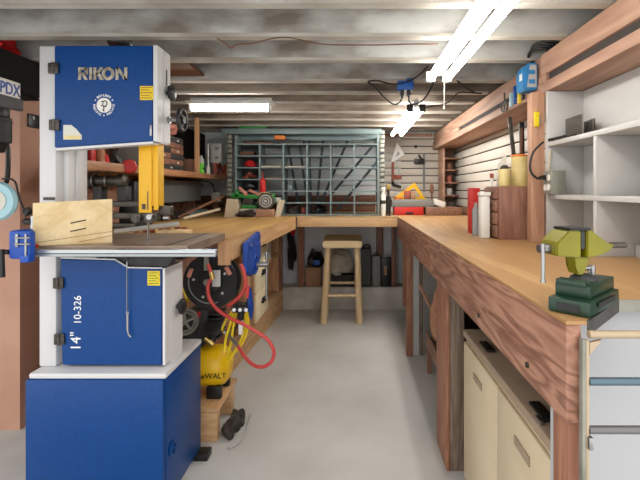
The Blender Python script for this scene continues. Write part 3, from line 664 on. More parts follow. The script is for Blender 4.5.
cz = B(); box(cz, -1.27,-1.25,3.82,4.20,1.2815,1.31,.004); obox(cz, (-1.26,3.93,1.335), (.02,.20,.022), rot(28,'X'), .003); obox(cz, (-1.255,4.07,1.34), (.02,.20,.022), rot(-32,'X'), .003); box(cz,-1.275,-1.24,4.17,4.20,1.2815,1.40,.004)
single('wood_clamp', cz, 'clampred', 'reddish bar clamp lying on the left shelf near its far end', 'clamp')
q = B(); cyl(q, (-1.36,3.50,1.2815),(-1.36,3.50,1.40),.05); single('tin', q, 'brownb', 'brown tin behind the lime spray can', 'tin')
# boxes on shelf behind saw
for (y0,y1,z1,m_,x1,lab) in ((1.95,2.03,1.37,'char',-1.26,'dark box on the left shelf seen behind the bandsaw column'),(2.04,2.08,1.37,'red',-1.25,'red carton on the left shelf behind the bandsaw')):
    single('carton', box(B(), -1.305, x1, y0, y1, 1.2815, z1, .003), m_, lab, 'box')
q = B(); lathe(q, [(.058,0),(.06,.006),(.044,.01),(.040,.04),(.024,.06),(0,.064)], (-1.30,2.19,1.2815), seg=24); single('cap', q, 'redcloth', 'red and white cap resting on the left shelf', 'cap')
# earmuffs
em = thing('earmuffs', 'black earmuffs with a red cup hanging beside the blade guard', 'earmuffs', (-1.19,2.35,1.2))
ec = Vector((X(124,2.3),2.30,Z(160,2.3)))
q = B(); torus(q, ec+Vector((0,0,.03)), (.35,1,0), .062, .010, arc=PI*1.1, start=.6, seg=24); link('headband', q, 'black', em)
q = B(); lathe(q, [(.018,0),(.034,.006),(.036,.02),(.030,.026),(0,.026)], ec+Vector((.04,-.02,-.035)), (.5,-1,0)); link('ear_cup', q, 'red', em)
q = B(); lathe(q, [(.030,0),(.037,.004),(.036,.02),(0,.02)], ec+Vector((.032,0,-.035)), (.5,-1,0)); link('cushion', q, 'black', em)
q = B(); lathe(q, [(.03,0),(.036,.006),(.036,.03),(0,.03)], ec+Vector((-.05,.03,-.01)), (-1,.3,0)); link('ear_cup', q, 'black', em)
q = B(); cyl(q, (-1.2045,2.30,1.262),(ec.x-.05,2.30,1.262),.004, seg=8); link('hook', q, 'steel', em)
# lathe behind the saw
la = thing('bench_lathe', 'dark metal bench lathe on the left bench behind the bandsaw', 'lathe', (-1.35,2.3,BZ))
q = B(); box(q, -1.58,-1.10,2.28,2.36,1.06,1.09,.004); link('bed', q, 'steel', la)
for x_ in (-1.54,-1.40,-1.27): link('headstock', box(B(), x_, x_+.05, 2.29,2.35, 1.0905, 1.17,.006), 'char', la)
q = B(); lathe(q, [(.03,0),(.042,.01),(.042,.05),(.03,.055),(.03,.09),(.042,.095),(.044,.12),(.026,.13),(.026,.25),(.038,.255),(.038,.29),(.02,.30),(0,.30)], (-1.53,2.32,1.20), (1,0,0)); link('spindle', q, 'steel', la)
for x_ in (-1.475,-1.40,-1.33): link('collar', torus(B(), (x_,2.32,1.20), (1,0,0), .040, .006, seg=24, ss=6), 'chrome', la)
for x_ in (-1.56,-1.16): link('leg', box(B(), x_, x_+.05, 2.28,2.36,BZ+.0005,1.0595,.004), 'char', la)
q = B(); box(q, -1.45,-1.12,2.24,2.27,1.0,1.03,.003); box(q,-1.4,-1.15,2.25,2.268,.95,.975,.003); box(q,-1.40,-1.385,2.24,2.37,.975,1.059); link('tool_rest', q, 'steel', la)
single('dark_case', box(B(), -1.33,-1.24, 2.42,2.60,BZ+.0005,1.2,.006), 'black', 'black case standing on the left bench behind the blade guard', 'case')
single('rod', cyl(B(), (-1.13,2.02,BZ+.019),(-.86,2.10,BZ+.05),.012), 'lgrey', 'pale round rod lying at the near end of the left bench', 'rod')
q = B(); 
for k in range(7): cyl(q, (-1.1+k*.04,2.16+.02*(k%2),BZ+.0005),(-1.1+k*.04,2.16+.02*(k%2),BZ+.028),.014, seg=10)
single('hardware_tray', q, 'brick', 'scatter of small reddish hardware on the left bench behind the bandsaw table', 'hardware', kind='stuff')
single('wood_offcut', box(B(), -.94,-.80,2.03,2.12,BZ+.0005,BZ+.022,.002), 'birch', 'pale offcut of wood on the left bench behind the blade', 'wood')
# grey board, bar, strip outlet, leaning sticks
gp_ = thing('flat_screen', 'dull grey green flat screen on the left bench under the shelf', 'screen', (-1.45,3.4,BZ))
q = B(); box(q, -1.47,-1.43,2.95,3.62,1.045,1.225,.006); link('panel', q, 'char', gp_)
q = B(); box(q, -1.4295,-1.428,2.965,3.985,1.055,1.225); link('face', q, 'grey', gp_)
q = B(); box(q, -1.5,-1.42,3.2,3.4,BZ+.0005,.955,.004); box(q,-1.46,-1.44,3.26,3.34,.955,1.0445); link('stand', q, 'black', gp_)
single('black_bar', box(B(), -1.38,-1.30,2.95,3.35,BZ+.0005,.985,.004), 'black', 'long black case lying below the grey screen', 'case')
single('green_carton', box(B(), -1.36,-1.28,3.42,3.75,BZ+.0005,.985,.003), 'bgrey', 'flat grey green carton lying past the long black case', 'box')
ps = thing('power_strip', 'grey outlet with a black cord under the far end of the left shelf', 'outlet', (-1.25,3.85,1.0))
q = B(); box(q, -1.33,-1.25,3.98,4.02,1.04,1.13,.004); link('body', q, 'lgrey', ps)
q = B(); box(q, -1.31,-1.27,3.985,4.015,BZ+.0005,1.0395); link('stand', q, 'brownb', ps)
q = B(); pipe(q, [(-1.29,3.96,1.13),(-1.30,3.94,1.19),(-1.33,3.9,1.225),(-1.4,3.8,1.235),(-1.5,3.6,1.235)], .006); link('cord', q, 'black', ps)
for k, (a, b, m_, lab) in enumerate((((-1.30,3.15,BZ+.012),(-1.07,3.50,1.10),'brownb','dark wooden stick leaning towards the metal shelving'),((-1.22,3.05,BZ+.012),(-1.06,3.36,1.0),'beige','pale stick leaning below the dark wooden stick'),((-1.50,3.7,BZ+.016),(-1.54,4.1,1.2),'brownb','brown board end leaning in the corner under the left shelf'))):
    single('stick', cyl(B(), a, b, .011 if k < 2 else .014, seg=8), m_, lab, 'stick')

# ================================================================== METAL SHELVING
ms = thing('shelving_unit', 'blue grey metal pigeonhole shelving standing on the far bench', 'shelf', (-.4,3.7,BZ))
SX0, SP, SZ0, SPZ, SY0, SY1 = -.998, .1985, .938, .0985, 3.6, 3.80
for k in range(7): link('divider', box(B(), SX0+k*SP-.006, SX0+k*SP+.006, SY0, SY1, BZ+.0005, SZ0+6*SPZ+(.08 if k in (0,6) else 0)), 'bgrey', ms)
for r_ in range(7): link('shelf', box(B(), SX0+.0065, SX0+6*SP-.0065, SY0+.001, SY1, SZ0+r_*SPZ, SZ0+r_*SPZ+.010), 'bgrey', ms)
link('header', box(B(), SX0-.12, SX0+6*SP+.03, SY0+.002, SY0+.03, 1.62, 1.665, .002), 'bgrey', ms)
link('header', box(B(), SX0-.12, SX0+6*SP+.03, SY1-.03, SY1, 1.585, 1.66, .002), 'bgrey', ms)
bp = B(); box(bp, SX0+.007, SX0+SP-.007, SY1-.004, SY1-.001, SZ0+.011, SZ0+6*SPZ-.001); link('back_panel', bp, 'char', ms)
for x_ in (SX0+6*SP+.012, SX0-.085):
    q = B(); box(q, x_+.002, x_+.045, SY0+.03, SY0+.04, BZ+.0005, 1.66); up_ = link('upright', q, 'char', ms)
    q = B(); z = 1.10
    while z < 1.645:
        box(q, x_+.004, x_+.043, SY0+.026, SY0+.0298, z, z+.028, .001); z += .0385 if (int(z*1000)%3) else .05
    link('label_plate', q, 'galv', up_)
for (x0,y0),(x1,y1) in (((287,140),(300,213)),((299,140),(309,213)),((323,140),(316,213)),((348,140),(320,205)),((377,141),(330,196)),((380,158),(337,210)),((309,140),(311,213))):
    a, b = P(x0,y0,3.86), P(x1,y1,3.86); d_ = b-a; link('thin_strip', obox(B(), (a+b)/2, (.022,.004,d_.length), align(d_)), 'thin_strip', ms)  # added dark strips imitating fanned shadow lines, not real shelving parts
# things in the pigeonholes
def hole(c, r): return SX0+c*SP+.01, SZ0+r*SPZ+.0105
def put(c, r, fn, m_, name, lab, cat):
    x_, z_ = hole(c, r); single(name, fn(x_, z_), m_, lab, cat, 'things in the metal pigeonholes')
put(0,4,lambda x_,z_: blob(B(), (x_+.095,3.68,z_+.026), (.045,.04,.03), .3,3,11,-.8), 'redcloth','rag','red rag in the fifth pigeonhole up of the left column','rag')
put(0,3,lambda x_,z_: blob(B(), (x_+.085,3.68,z_+.022), (.045,.04,.026), .35,3,12,-.8), 'brick','rag','reddish rag in the fourth pigeonhole up of the left column','rag')
put(0,2,lambda x_,z_: blob(B(), (x_+.09,3.68,z_+.031), (.048,.04,.036), .3,3,13,-.75), 'black','rag','black bundle in the third pigeonhole up of the left column','bundle')
put(0,5,lambda x_,z_: box(B(), x_+.01,x_+.13,3.64,3.76,z_,z_+.035,.003), 'brownb','wood_scrap','brown scrap of wood in the top left pigeonhole','wood')
put(1,3,lambda x_,z_: box(B(), x_,x_+.17,3.62,3.76,z_,z_+.008,.002), 'card','flat_scrap','flat tan board in the pigeonhole above the red bottle','board')
put(1,4,lambda x_,z_: box(B(), x_,x_+.17,3.62,3.76,z_,z_+.012,.002), 'beige','flat_scrap','flat beige board in the second column of pigeonholes','board')
put(2,4,lambda x_,z_: box(B(), x_,x_+.165,3.62,3.76,z_,z_+.010,.002), 'beige','flat_scrap','flat beige board in the third column of pigeonholes','board')
put(2,0,lambda x_,z_: blob(B(), (x_+.07,3.68,z_+.028), (.038,.04,.033), .4,3,15,-.8), 'grime','hardware_heap','heap of dark hardware in the third bottom pigeonhole','hardware')
put(2,0,lambda x_,z_: cyl(B(), (x_+.15,3.68,z_),(x_+.15,3.68,z_+.05),.022), 'brick','tin','small reddish tin in the third bottom pigeonhole','tin')
put(2,2,lambda x_,z_: box(B(), x_+.02,x_+.06,3.64,3.7,z_,z_+.05,.003), 'bgrey','box','small grey box in the third column of pigeonholes','box')
put(1,1,lambda x_,z_: box(B(), x_+.11,x_+.17,3.62,3.7,z_,z_+.04,.003), 'whitep','box','small white box in the second column of pigeonholes','box')
put(3,0,lambda x_,z_: blob(B(), (x_+.08,3.68,z_+.028), (.045,.04,.033), .4,3,16,-.8), 'black','hardware_heap','black lump in the fourth bottom pigeonhole','hardware')
q = B(); zz = SZ0+6*SPZ+.0105; box(q, SX0+.05, SX0+.30, 3.63,3.75, zz, zz+.018,.003); single('board', q, 'brownb', 'brown board lying on top of the pigeonholes at the left', 'board')
q = B(); box(q, SX0+.34, SX0+.56, 3.63,3.75, zz, zz+.035,.004); single('case', q, 'char', 'dark flat case on top of the pigeonholes', 'case')
q = B(); box(q, X(275,3.63), X(285,3.63), 3.60,3.66, zz+.0355, zz+.068,.003); single('carton', q, 'orange', 'small orange carton on the dark flat case atop the pigeonholes', 'box')
single('strip', box(B(), SX0+.02,SX0+.25,3.632,3.66,1.63,1.655,.001), 'green', 'green strip wedged behind the shelving header', 'strip').location.z = 1.6655
# bench clutter in front of the shelving
q = B(); prism(q, [(-1.04,3.42,BZ+.0005),(-.94,3.42,BZ+.0005),(-.925,3.42,1.02),(-.945,3.42,1.075),(-1.02,3.42,1.08)], (0,.13,0)); single('carton', q, 'beige', 'tapered beige carton on the left bench by the shelving', 'box')
q = B(); box(q, -.925,-.79,3.44,3.56,BZ+.0005,1.0,.004); single('carton', q, 'sack', 'canvas coloured carton under the green tool', 'box')
q = B(); blob(q, (-.85,3.40,BZ+.027), (.075,.025,.032), .4,3,21,-.8); single('hardware_heap', q, 'grime', 'dark heap of hardware on the bench before the canvas carton', 'hardware')
gt = thing('green_tool', 'long green metal tool lying across cartons before the shelving', 'tool', (-.83,3.5,1.0))
q = B(); obox(q, (-.85,3.49,1.098), (.30,.06,.035), rot(4,'Y'), .006); obox(q, (-.70,3.49,1.085), (.10,.05,.065), rot(-8,'Y'), .008); box(q,-.97,-.94,3.46,3.52,1.082,1.15,.005); link('body', q, 'green', gt)
q = B(); box(q, -.91,-.80,3.45,3.55,1.0005,1.03,.003); link('base', q, 'green', gt)
q = B(); box(q, -.90,-.82,3.46,3.54,1.03,1.080,.003); link('column', q, 'grime', gt)
q = B(); obox(q, (-.90,3.465,1.14), (.09,.03,.022), rot(42,'Y'), .004); obox(q, (-.80,3.465,1.125), (.12,.02,.02), rot(25,'Y'), .004); link('arm', q, 'pinkc', gt)
gr = thing('grinder_wheel', 'round grey grinding wheel on a wooden block by the shelving', 'grinder', (-.71,3.45,BZ))
gc = Vector((-.712,3.42,1.062)); q = B(); lathe(q, [(.062,0),(.066,.004),(.066,.026),(.062,.03),(0,.03)], gc, (0,1,0), seg=36); link('wheel', q, 'steel', gr)
q = B(); torus(q, gc, (0,1,0), .046, .006); torus(q, gc, (0,1,0), .026, .006); cyl(q, gc+Vector((0,-.012,0)), gc+Vector((0,.002,0)), .012); link('flange', q, 'lgrey', gr)
q = B(); box(q, -.785,-.65,3.40,3.50,BZ+.0005,.9955,.004); link('block', q, 'card', gr)
single('card_sheet', prism(B(), [(-.645,3.46,BZ+.0005),(-.60,3.46,BZ+.0005),(-.575,3.53,1.065),(-.63,3.53,1.07)], (0,.010,0)), 'beige', 'beige sheet leaning against the shelving by the grinding wheel', 'sheet')
rb_ = thing('red_bottle', 'slim red bottle on a yellow dish before the second column of pigeonholes', 'bottle', (-.762,3.57,1.12))
q = B(); lathe(q, [(.022,0),(.024,.004),(.024,.10),(.012,.115),(.004,.12),(.004,.165),(0,.165)], (-.765,3.56,1.131)); link('bottle', q, 'red', rb_)
q = B(); lathe(q, [(.03,0),(.05,.008),(.05,.012),(0,.012)], (-.755,3.56,1.1185)); link('dish', q, 'ivory', rb_)
q = B(); cyl(q, (-.762,3.545,1.118),(-.762,3.545,1.10),.015); link('stem', q, 'green', rb_)
# ================================================================== REAR RIGHT CORNER
tc_ = thing('tool_tray', 'grey tool tray resting on the red case at the far right bench', 'tray', (.5,3.75,1.0))
link('tray_body', box(B(), .318,.67,3.68,3.84,1.004,1.066,.003), 'char', tc_)
link('tray_front', box(B(), .314,.674,3.672,3.6795,1.006,1.070,.002), 'grey', tc_)
rcse = thing('red_case', 'flat red case with a dark handle under the grey tray', 'case', (.46,3.72,BZ))
link('body', box(B(), .335,.585,3.66,3.82,BZ+.0005,1.0035,.006), 'red', rcse)
q = B(); box(q, .43,.50,3.648,3.6595,.945,.962,.003); link('handle', q, 'black', rcse)
single('wood_block', box(B(), .60,.90,3.62,3.80,BZ+.0005,1.0035,.003), 'walnuty', 'long brown wood block beside the red case', 'block')
single('wood_strip', box(B(), .945,.979,2.55,3.85,BZ+.0005,1.0,.003), 'walnuty', 'brown wood strip along the foot of the slat wall', 'strip')
q = B(); frame_prism(q, [(X(392,3.75),3.75,Z(199,3.75)),(X(426,3.75),3.75,Z(199,3.75)),(X(414.5,3.75),3.75,Z(182,3.75))], [(X(401,3.75),3.75,Z(196,3.75)),(X(420.5,3.75),3.75,Z(196,3.75)),(X(414,3.75),3.75,Z(187,3.75))], (0,.006,0)); single('framing_square', q, 'yellow', 'yellow triangular square standing in the grey tray', 'square').location.z = 1.0665
single('block_pack', box(B(), X(404,3.72), X(410,3.72), 3.69,3.73,1.0665,1.145,.003), 'brick', 'reddish pack standing in the grey tray before the yellow square', 'box')
single('block_pack', box(B(), X(410.5,3.72), X(415,3.72), 3.69,3.73,1.0665,1.14,.003), 'card', 'tan pack standing in the grey tray before the yellow square', 'box')
single('tape_roll', lathe(B(), [(.02,0),(.035,0),(.035,.02),(.02,.02)], (X(398,3.72),3.72,1.0665)), 'orange', 'orange roll in the left end of the grey tray', 'roll')
q = B(); lathe(q, [(.008,0),(.008,.05),(.016,.06),(.018,.10),(.012,.13),(0,.135)], (X(432,3.75),3.76,1.0665)); single('handle_tool', q, 'brownb', 'wooden handled tool standing at the right end of the grey tray', 'tool')
q = B(); obox(q, (X(439,3.7),3.70,1.0365), (.11,.03,.05), rot(18,'Y'), .003); single('book', q, 'whitep', 'small white book tilted on the brown wood block', 'book')
q = B(); c_=(X(383.2,3.56),3.56,BZ+.0005); lathe(q, [(.020,0),(.021,.004),(.021,.17),(.012,.185),(.011,.20),(.016,.205),(.016,.235),(0,.24)], c_)
cn = thing('spray_can', 'tall white can beside the right end of the metal shelving', 'can', c_); link('can', q, 'whitep', cn); link('can_band', cyl(B(), (c_[0],c_[1],BZ+.10),(c_[0],c_[1],BZ+.13),.0214), 'char', cn)
q = B(); c_=(X(388.3,3.58),3.58,BZ+.0005); lathe(q, [(.018,0),(.019,.004),(.019,.16),(.010,.17),(.010,.21),(0,.215)], c_)
cn = thing('black_bottle', 'slim black bottle with a brass top next to the tall white can', 'bottle', c_); link('bottle', q, 'black', cn); link('top', lathe(B(), [(.012,.2155),(.017,.23),(.015,.26),(0,.265)], c_), 'brass', cn)
# on the rear slats
yy = 4.28
q = B(); frame_prism(q, [P(397,142,yy),P(404.5,154.5,yy),P(390.5,164,yy)], [P(398,151,yy),P(400,154,yy),P(395.5,157,yy)], (0,.006,0)); single('speed_square', q, 'bright', 'white triangular square hanging on the rear slats', 'square')
cl = thing('bar_clamp', 'red bar clamp with a black handle hanging on the rear slats', 'clamp', P(394,175,yy))
a, b = P(391.5,181,yy), P(394,162,yy); link('bar', box(B(), a.x,b.x,4.276,4.292,a.z,b.z), 'brick', cl)
a, b = P(394.2,178.8,yy), P(401.5,175,yy); link('jaw', box(B(), a.x,b.x,4.27,4.292,a.z,b.z,.002), 'brick', cl)
q = B(); pipe(q, [P(392.5,181.5,yy),P(394,185,yy),P(401,187,yy)], .014); link('handle', q, 'black', cl)
dt = thing('hand_tool', 'black hand tool hanging in the middle of the rear slats', 'tool', P(419,161,yy))
a, b = P(414,164,yy), P(424,159,yy); link('body', box(B(), a.x,b.x,4.25,4.292,a.z,b.z,.006), 'black', dt)
q = B(); pipe(q, [P(424,163,yy-.01),P(421,158,yy-.01),P(418.5,155,yy-.01)], .010); link('handle', q, 'black', dt)
a, b = P(414.5,148,yy), P(417,145.3,yy); single('peg_hook', box(B(), a.x,b.x,4.262,4.292,a.z,b.z,.004), 'black', 'small black hook on the upper rear slats', 'hook')
a, b = P(423,192,yy), P(425.2,153,yy); single('steel_rule', box(B(), a.x,b.x,4.284,4.292,a.z,b.z), 'grey', 'long grey steel rule hanging on the rear slats', 'ruler')
a, b = P(398,180,yy), P(400,166,yy); single('steel_rule', box(B(), a.x,b.x,4.284,4.292,a.z,b.z), 'lgrey', 'short pale rule hanging beside the red bar clamp', 'ruler')
# corner shelf
co = thing('corner_shelf', 'brown wooden corner shelf between the rear slats and the side slats', 'shelf', (.9,4.2,BZ))
link('side', box(B(), .83,.85,4.06,4.285,BZ+.0005,1.548,.002), 'beam', co)
link('back', box(B(), .8505,.975,4.275,4.285,BZ+.0005,1.548), 'beam', co)
for z_ in (1.09,1.21,1.33,1.44): link('shelf', box(B(), .8505,.979,4.06,4.2745,z_,z_+.014,.002), 'walnut', co)
for k, (z_, m_, lab) in enumerate(((1.1045,'lgrey','grey tin on the lowest board of the corner shelf'),(1.2245,'brick','reddish tin on the second board of the corner shelf'),(1.3445,'brownb','brown tin on the third board of the corner shelf'))):
    single('tin', cyl(B(), (.905,4.13,z_),(.905,4.13,z_+.06),.03), m_, lab, 'tin')
single('tin', cyl(B(), (.905,4.0,BZ+.0005),(.905,4.0,BZ+.10),.032), 'grime', 'dark tin on the bench before the corner shelf', 'tin')

# ================================================================== RIGHT BENCH ITEMS
dc = thing('drawer_cabinet', 'small walnut drawer cabinet on the right bench beside the wood upright', 'cabinet', (.72,1.97,BZ))
link('case', box(B(), .626,.93,1.868,2.055,BZ+.0005,1.167,.002), 'walnut', dc)
for k in range(4):
    z0 = BZ+.008+k*.056
    dw = link('drawer', box(B(), .6145,.6255,1.877,2.047,z0,z0+.050,.002), 'walnuty', dc)
    link('knob', lathe(B(), [(.004,0),(.004,.006),(.008,.009),(.006,.014),(0,.015)], (.6145,1.95,z0+.025), (-1,0,0), seg=12), 'black', dw)
t_ = thing('tool_tub', 'tall ivory tub with orange rim holding tools on the walnut cabinet', 'tub', (.71,1.93,1.168))
c_ = (X(521,1.94),1.945,1.1675)
q = B(); lathe(q, [(.038,0),(.040,.004),(.040,.135),(.036,.135),(.036,.02),(0,.02)], c_, seg=30); tt = link('tub', q, 'ivory', t_)
q = B()
for k in range(9): torus(q, (c_[0],c_[1],1.18+k*.014), (0,0,1), .0395, .0018, seg=28, ss=6)
link('rib', q, 'ivory', tt)
link('rim', torus(B(), (c_[0],c_[1],1.304), (0,0,1), .039, .005, seg=28, ss=8), 'orange', t_)
for (dx,dy,tx,ty,h_,w_,m_,nm,lab) in ((-.018,0,-.05,.0,.29,.018,'steel','steel_rule','grey steel rule standing in the ivory tub'),(.012,.008,.012,.02,.27,.022,'black','scraper','black handled scraper standing in the ivory tub'),(-.002,-.008,.002,-.01,.24,.010,'brownb','file','thin brown file standing in the ivory tub')):
    a = Vector((c_[0]+dx,c_[1]+dy,1.1885)); b = Vector((c_[0]+tx,c_[1]+ty,1.1875+h_)); q = B(); obox(q, (a+b)/2+Vector((0,0,.003)), (w_,.006,(b-a).length), align(b-a), .001); single(nm, q, m_, lab, 'tool')
cp = thing('small_cup', 'little ivory cup on the walnut cabinet beside the tall tub', 'cup', (.66,1.91,1.168))
q = B(); c_ = (X(505,1.90),1.905,1.1675); lathe(q, [(.024,0),(.027,.01),(.027,.072),(.024,.075),(.022,.072),(.022,.01),(0,.01)], c_, seg=24); link('cup', q, 'ivory', cp)
q = B(); lathe(q, [(.020,.06),(.020,.082),(.010,.092),(0,.092)], c_, seg=18); link('contents', q, 'grime', cp)
q = B(); prism(q, [(.655,1.99,1.1675),(.70,1.99,1.1675),(.70,1.985,1.315),(.66,1.98,1.27),(.665,1.985,1.25)], (0,.012,0)); single('paper_pad', q, 'whitep', 'white paper pad propped behind the ivory cup', 'paper')
gs = thing('glue_stick', 'small red and white tube on the left edge of the walnut cabinet', 'tube', (.64,2.02,1.168))
c_ = (.645,2.03,1.1675); link('tube', lathe(B(), [(.008,0),(.008,.038),(0,.038)], c_, seg=14), 'whitep', gs); link('cap', lathe(B(), [(.009,.0382),(.009,.06),(0,.062)], c_, seg=14), 'brick', gs)
single('red_board', box(B(), X(469.5,2.12), X(480,2.12), 2.12,2.16,BZ+.0005,Z(188,2.12),.003), 'red', 'red board standing on the right bench by the white bottle', 'board')
wb_ = thing('white_carton', 'tall white carton with a lid beside the walnut cabinet', 'carton', (.58,1.95,BZ))
link('body', box(B(), X(480.3,1.92), X(489.5,1.92), 1.91,1.955,BZ+.0005,Z(196,1.92),.006), 'whitep', wb_)
link('lid', box(B(), X(479.7,1.92), X(490.2,1.92), 1.907,1.958,Z(196,1.92)+.0003,Z(192,1.92),.004), 'whitep', wb_)
single('clear_bottle', lathe(B(), [(.016,0),(.018,.005),(.018,.12),(.008,.14),(.008,.155),(0,.156)], (X(476,2.02),2.02,BZ+.0005)), 'clear', 'slim clear bottle standing between the red board and white carton', 'bottle')
# outlet box on the cubby, cord
ob = thing('outlet_box', 'grey metal outlet box on the cubby shelf end', 'outlet', (.79,1.71,1.1325))
link('box_body', box(B(), .757,.815,1.66,1.729,1.1325,1.225,.003), 'galv', ob)
q = B()
for y_, z_ in ((1.685,1.205),(1.715,1.205),(1.685,1.160),(1.70,1.160)): pass
for y_, z_ in ((1.678,1.198),(1.678,1.160),(1.706,1.160)): lathe(q, [(.013,0),(.013,.003),(0,.003)], (.7565,y_,z_), (-1,0,0), seg=18)
link('socket', q, 'whitep', ob)
q = B(); pipe(q, [(.757,1.705,1.20),(.72,1.69,1.195),(.695,1.69,1.215),(.69,1.695,1.25),(.705,1.70,1.30),(.745,1.70,1.34)], .0045); cyl(q, (.752,1.705,1.2),(.73,1.70,1.198),.010,.007); link('cord', q, 'black', ob)
single('pencil', cyl(B(), (.775,1.722,1.2255),(.785,1.7235,1.31),.004, seg=8), 'beige', 'pale pencil standing on the grey outlet box', 'pencil')
mh = thing('metal_holder', 'folded dark metal holder on the top cubby shelf', 'holder', (.84,1.65,1.343))
q = B(); box(q, .832,.836,1.58,1.70,1.3425,1.43,.001)
prism(q, [(.838,1.66,1.3425),(.875,1.66,1.3425),(.875,1.66,1.425),(.86,1.66,1.437),(.838,1.66,1.425)], (0,.02,0)); box(q,.838,.88,1.60,1.655,1.3425,1.352,.001); link('body', q, 'steel', mh)
link('plate', box(B(), .8365,.8415,1.585,1.655,1.353,1.428,.001), 'lgrey', mh)
q = B()
for k in range(4): cyl(q, (.886+.003*k,1.60+.022*k,1.3425),(.886+.003*k,1.60+.022*k,1.415),.007, seg=10)
link('pegs', q, 'steel', mh)
pz = B(); pipe(pz, [(.776,1.72,1.350),(.79,1.68,1.352),(.80,1.64,1.350),(.81,1.58,1.350)], .006); pipe(pz, [(.79,1.72,1.350),(.785,1.68,1.352),(.782,1.64,1.350),(.78,1.60,1.350)], .006); single('pliers', pz, 'black', 'black pliers lying at the front of the top cubby shelf', 'pliers')
tl = thing('torpedo_level', 'yellow small level fixed to the face of the wood upright', 'level', (.735,1.75,1.35))
link('body', box(B(), .728,.748,1.742,1.752,Z(127,1.75),Z(112,1.75),.002), 'ylabel', tl)
link('vial', box(B(), .748,.755,1.744,1.752,Z(125,1.75),Z(118,1.75),.001), 'grey', tl)
# tools hanging on the beam
hb = thing('tape_tin', 'blue and white tape dispenser hanging on the beam face', 'dispenser', (.74,1.85,1.55))
a = P(512,91,1.84); q = B(); prism(q, [(.715,1.82,1.575),(.775,1.82,1.575),(.775,1.82,1.69),(.735,1.82,1.69),(.715,1.82,1.665)], (0,.09,0)); bmesh.ops.bevel(q, geom=list(q.edges), offset=.006, segments=2, affect='EDGES'); link('body', q, 'cyan', hb)
link('side_label', prism(B(), [(.728,1.8185,1.585),(.768,1.8185,1.585),(.768,1.8185,1.68),(.74,1.8185,1.68)], (0,.001,0)), 'lgrey', hb)
q = B(); 
for z_ in (1.60,1.64): box(q, .735,.762,1.8175,1.818,z_,z_+.018)
link('label_print', q, 'cyan', hb)
link('logo', box(B(), .7142,.715,1.84,1.87,1.62,1.65), 'whitep', hb)
def hang(name, y, z0, z1, w, m_, lab, cat):
    q = B(); box(q, .763,.775,y,y+w,z0,z1,.003); single(name, q, m_, lab, cat)
hang('red_tag', 1.93,1.59,1.63,.03,'brick','red tag hanging on the beam beside the tape dispenser','tag')
hang('utility_knife', 2.0,1.555,1.645,.025,'ylabel','yellow handled knife hanging on the beam face','knife')
hang('screwdriver', 2.06,1.565,1.65,.02,'jbox','blue screwdriver hanging on the beam second from the yellow knife','screwdriver')
hang('screwdriver', 2.11,1.56,1.63,.02,'lblue','pale blue screwdriver hanging on the beam next to the scissors','screwdriver')
hang('chisel', 1.96,1.565,1.61,.02,'black','short black tool hanging under the red tag','tool')
q = B()
for z_ in (1.575,1.577): torus(q, (.767,2.19+ (z_-1.575)*20,z_), (1,0,0), .022, .004, seg=20, ss=6)
cyl(q, (.767,2.20,1.597),(.767,2.21,1.65),.004, seg=8); single('scissors', q, 'steel', 'dark scissors hanging on the beam with loops downward', 'scissors')

# multi-angle vise
vs = thing('swivel_vise', 'olive green swivel vise on a dark green base at the near bench corner', 'vise', (.42,.80,BZ))
ang = math.degrees(math.atan2(.135,.132)); R = rot(ang-3); bc = Vector((.425,.792,BZ)); VS = .84
def L(u, v_, w): return bc + R @ Vector((u*VS, v_*VS, w*VS))
q = B()
obox(q, L(0,.002,.016), Vector((.185,.082,.031))*VS, R, .003); obox(q, L(.012,.005,.045), Vector((.155,.070,.028))*VS, R, .003)
for u in (-.07,-.052): obox(q, L(u,.005,.062), Vector((.008,.060,.012))*VS, R, .002)
vb = link('base', q, 'dgreen', vs)
link('base_slot', obox(B(), L(-.0935,.002,.015), Vector((.002,.045,.016))*VS, R), 'black', vb)
link('base_slot', obox(B(), L(0,-.0420,.020), Vector((.10,.002,.010))*VS, R), 'black', vb)
q = B(); lathe(q, [(.024,0),(.022,.005),(.014,.010),(0,.011)], L(.0,.005,.0595)); link('swivel', q, 'char', vs)
q = B(); cyl(q, L(.065,.01,.0595), L(.065,.01,.082), .007); cyl(q, L(.055,.01,.074)+Vector((-.02,0,0)), L(.065,.01,.077), .003, .005); link('lock_lever', q, 'chrome', vs)
hc = L(.0,.005,.0); hx, hy = hc.x, hc.y
# head: slightly turned about the vertical, jaws along x
RH = rot(8); HO = Vector((hx-.012, hy, BZ+.117))
def Hh(u, v_, w): return HO + RH @ Vector((u*.9, v_*.9, w*.9))
def hprism(pts, v0, v1):
    b_ = B(); prism(b_, [Hh(u, v0, w) for u, w in pts], RH @ Vector((0, (v1-v0)*.9, 0))); bmesh.ops.bevel(b_, geom=list(b_.edges), offset=.002, segments=2, affect='EDGES'); return b_
link('moving_jaw', hprism([(-.062,-.022),(-.010,-.026),(-.010,.028),(-.036,.028),(-.062,.004)], -.028, .028), 'olive', vs)
link('fixed_jaw', hprism([(.003,-.026),(.026,-.024),(.055,-.014),(.055,.000),(.030,.012),(.016,.028),(.003,.028)], -.028, .028), 'olive', vs)
link('neck', hprism([(-.018,-.0265),(.020,-.0265),(.008,-.046),(.006,-.062),(-.010,-.062),(-.011,-.046)], -.016, .016), 'olive', vs)
link('jaw_plate', hprism([(-.036,.0285),(.012,.0285),(.012,.033),(-.036,.033)], -.030, .030), 'black', vs)
link('jaw_face', hprism([(-.0095,-.010),(.0025,-.010),(.0025,.028),(-.0095,.028)], -.024, .024), 'char', vs)
link('slide_bar', hprism([(.0555,-.014),(.075,-.010),(.075,-.002),(.0555,.000)], -.012, .012), 'olive', vs)
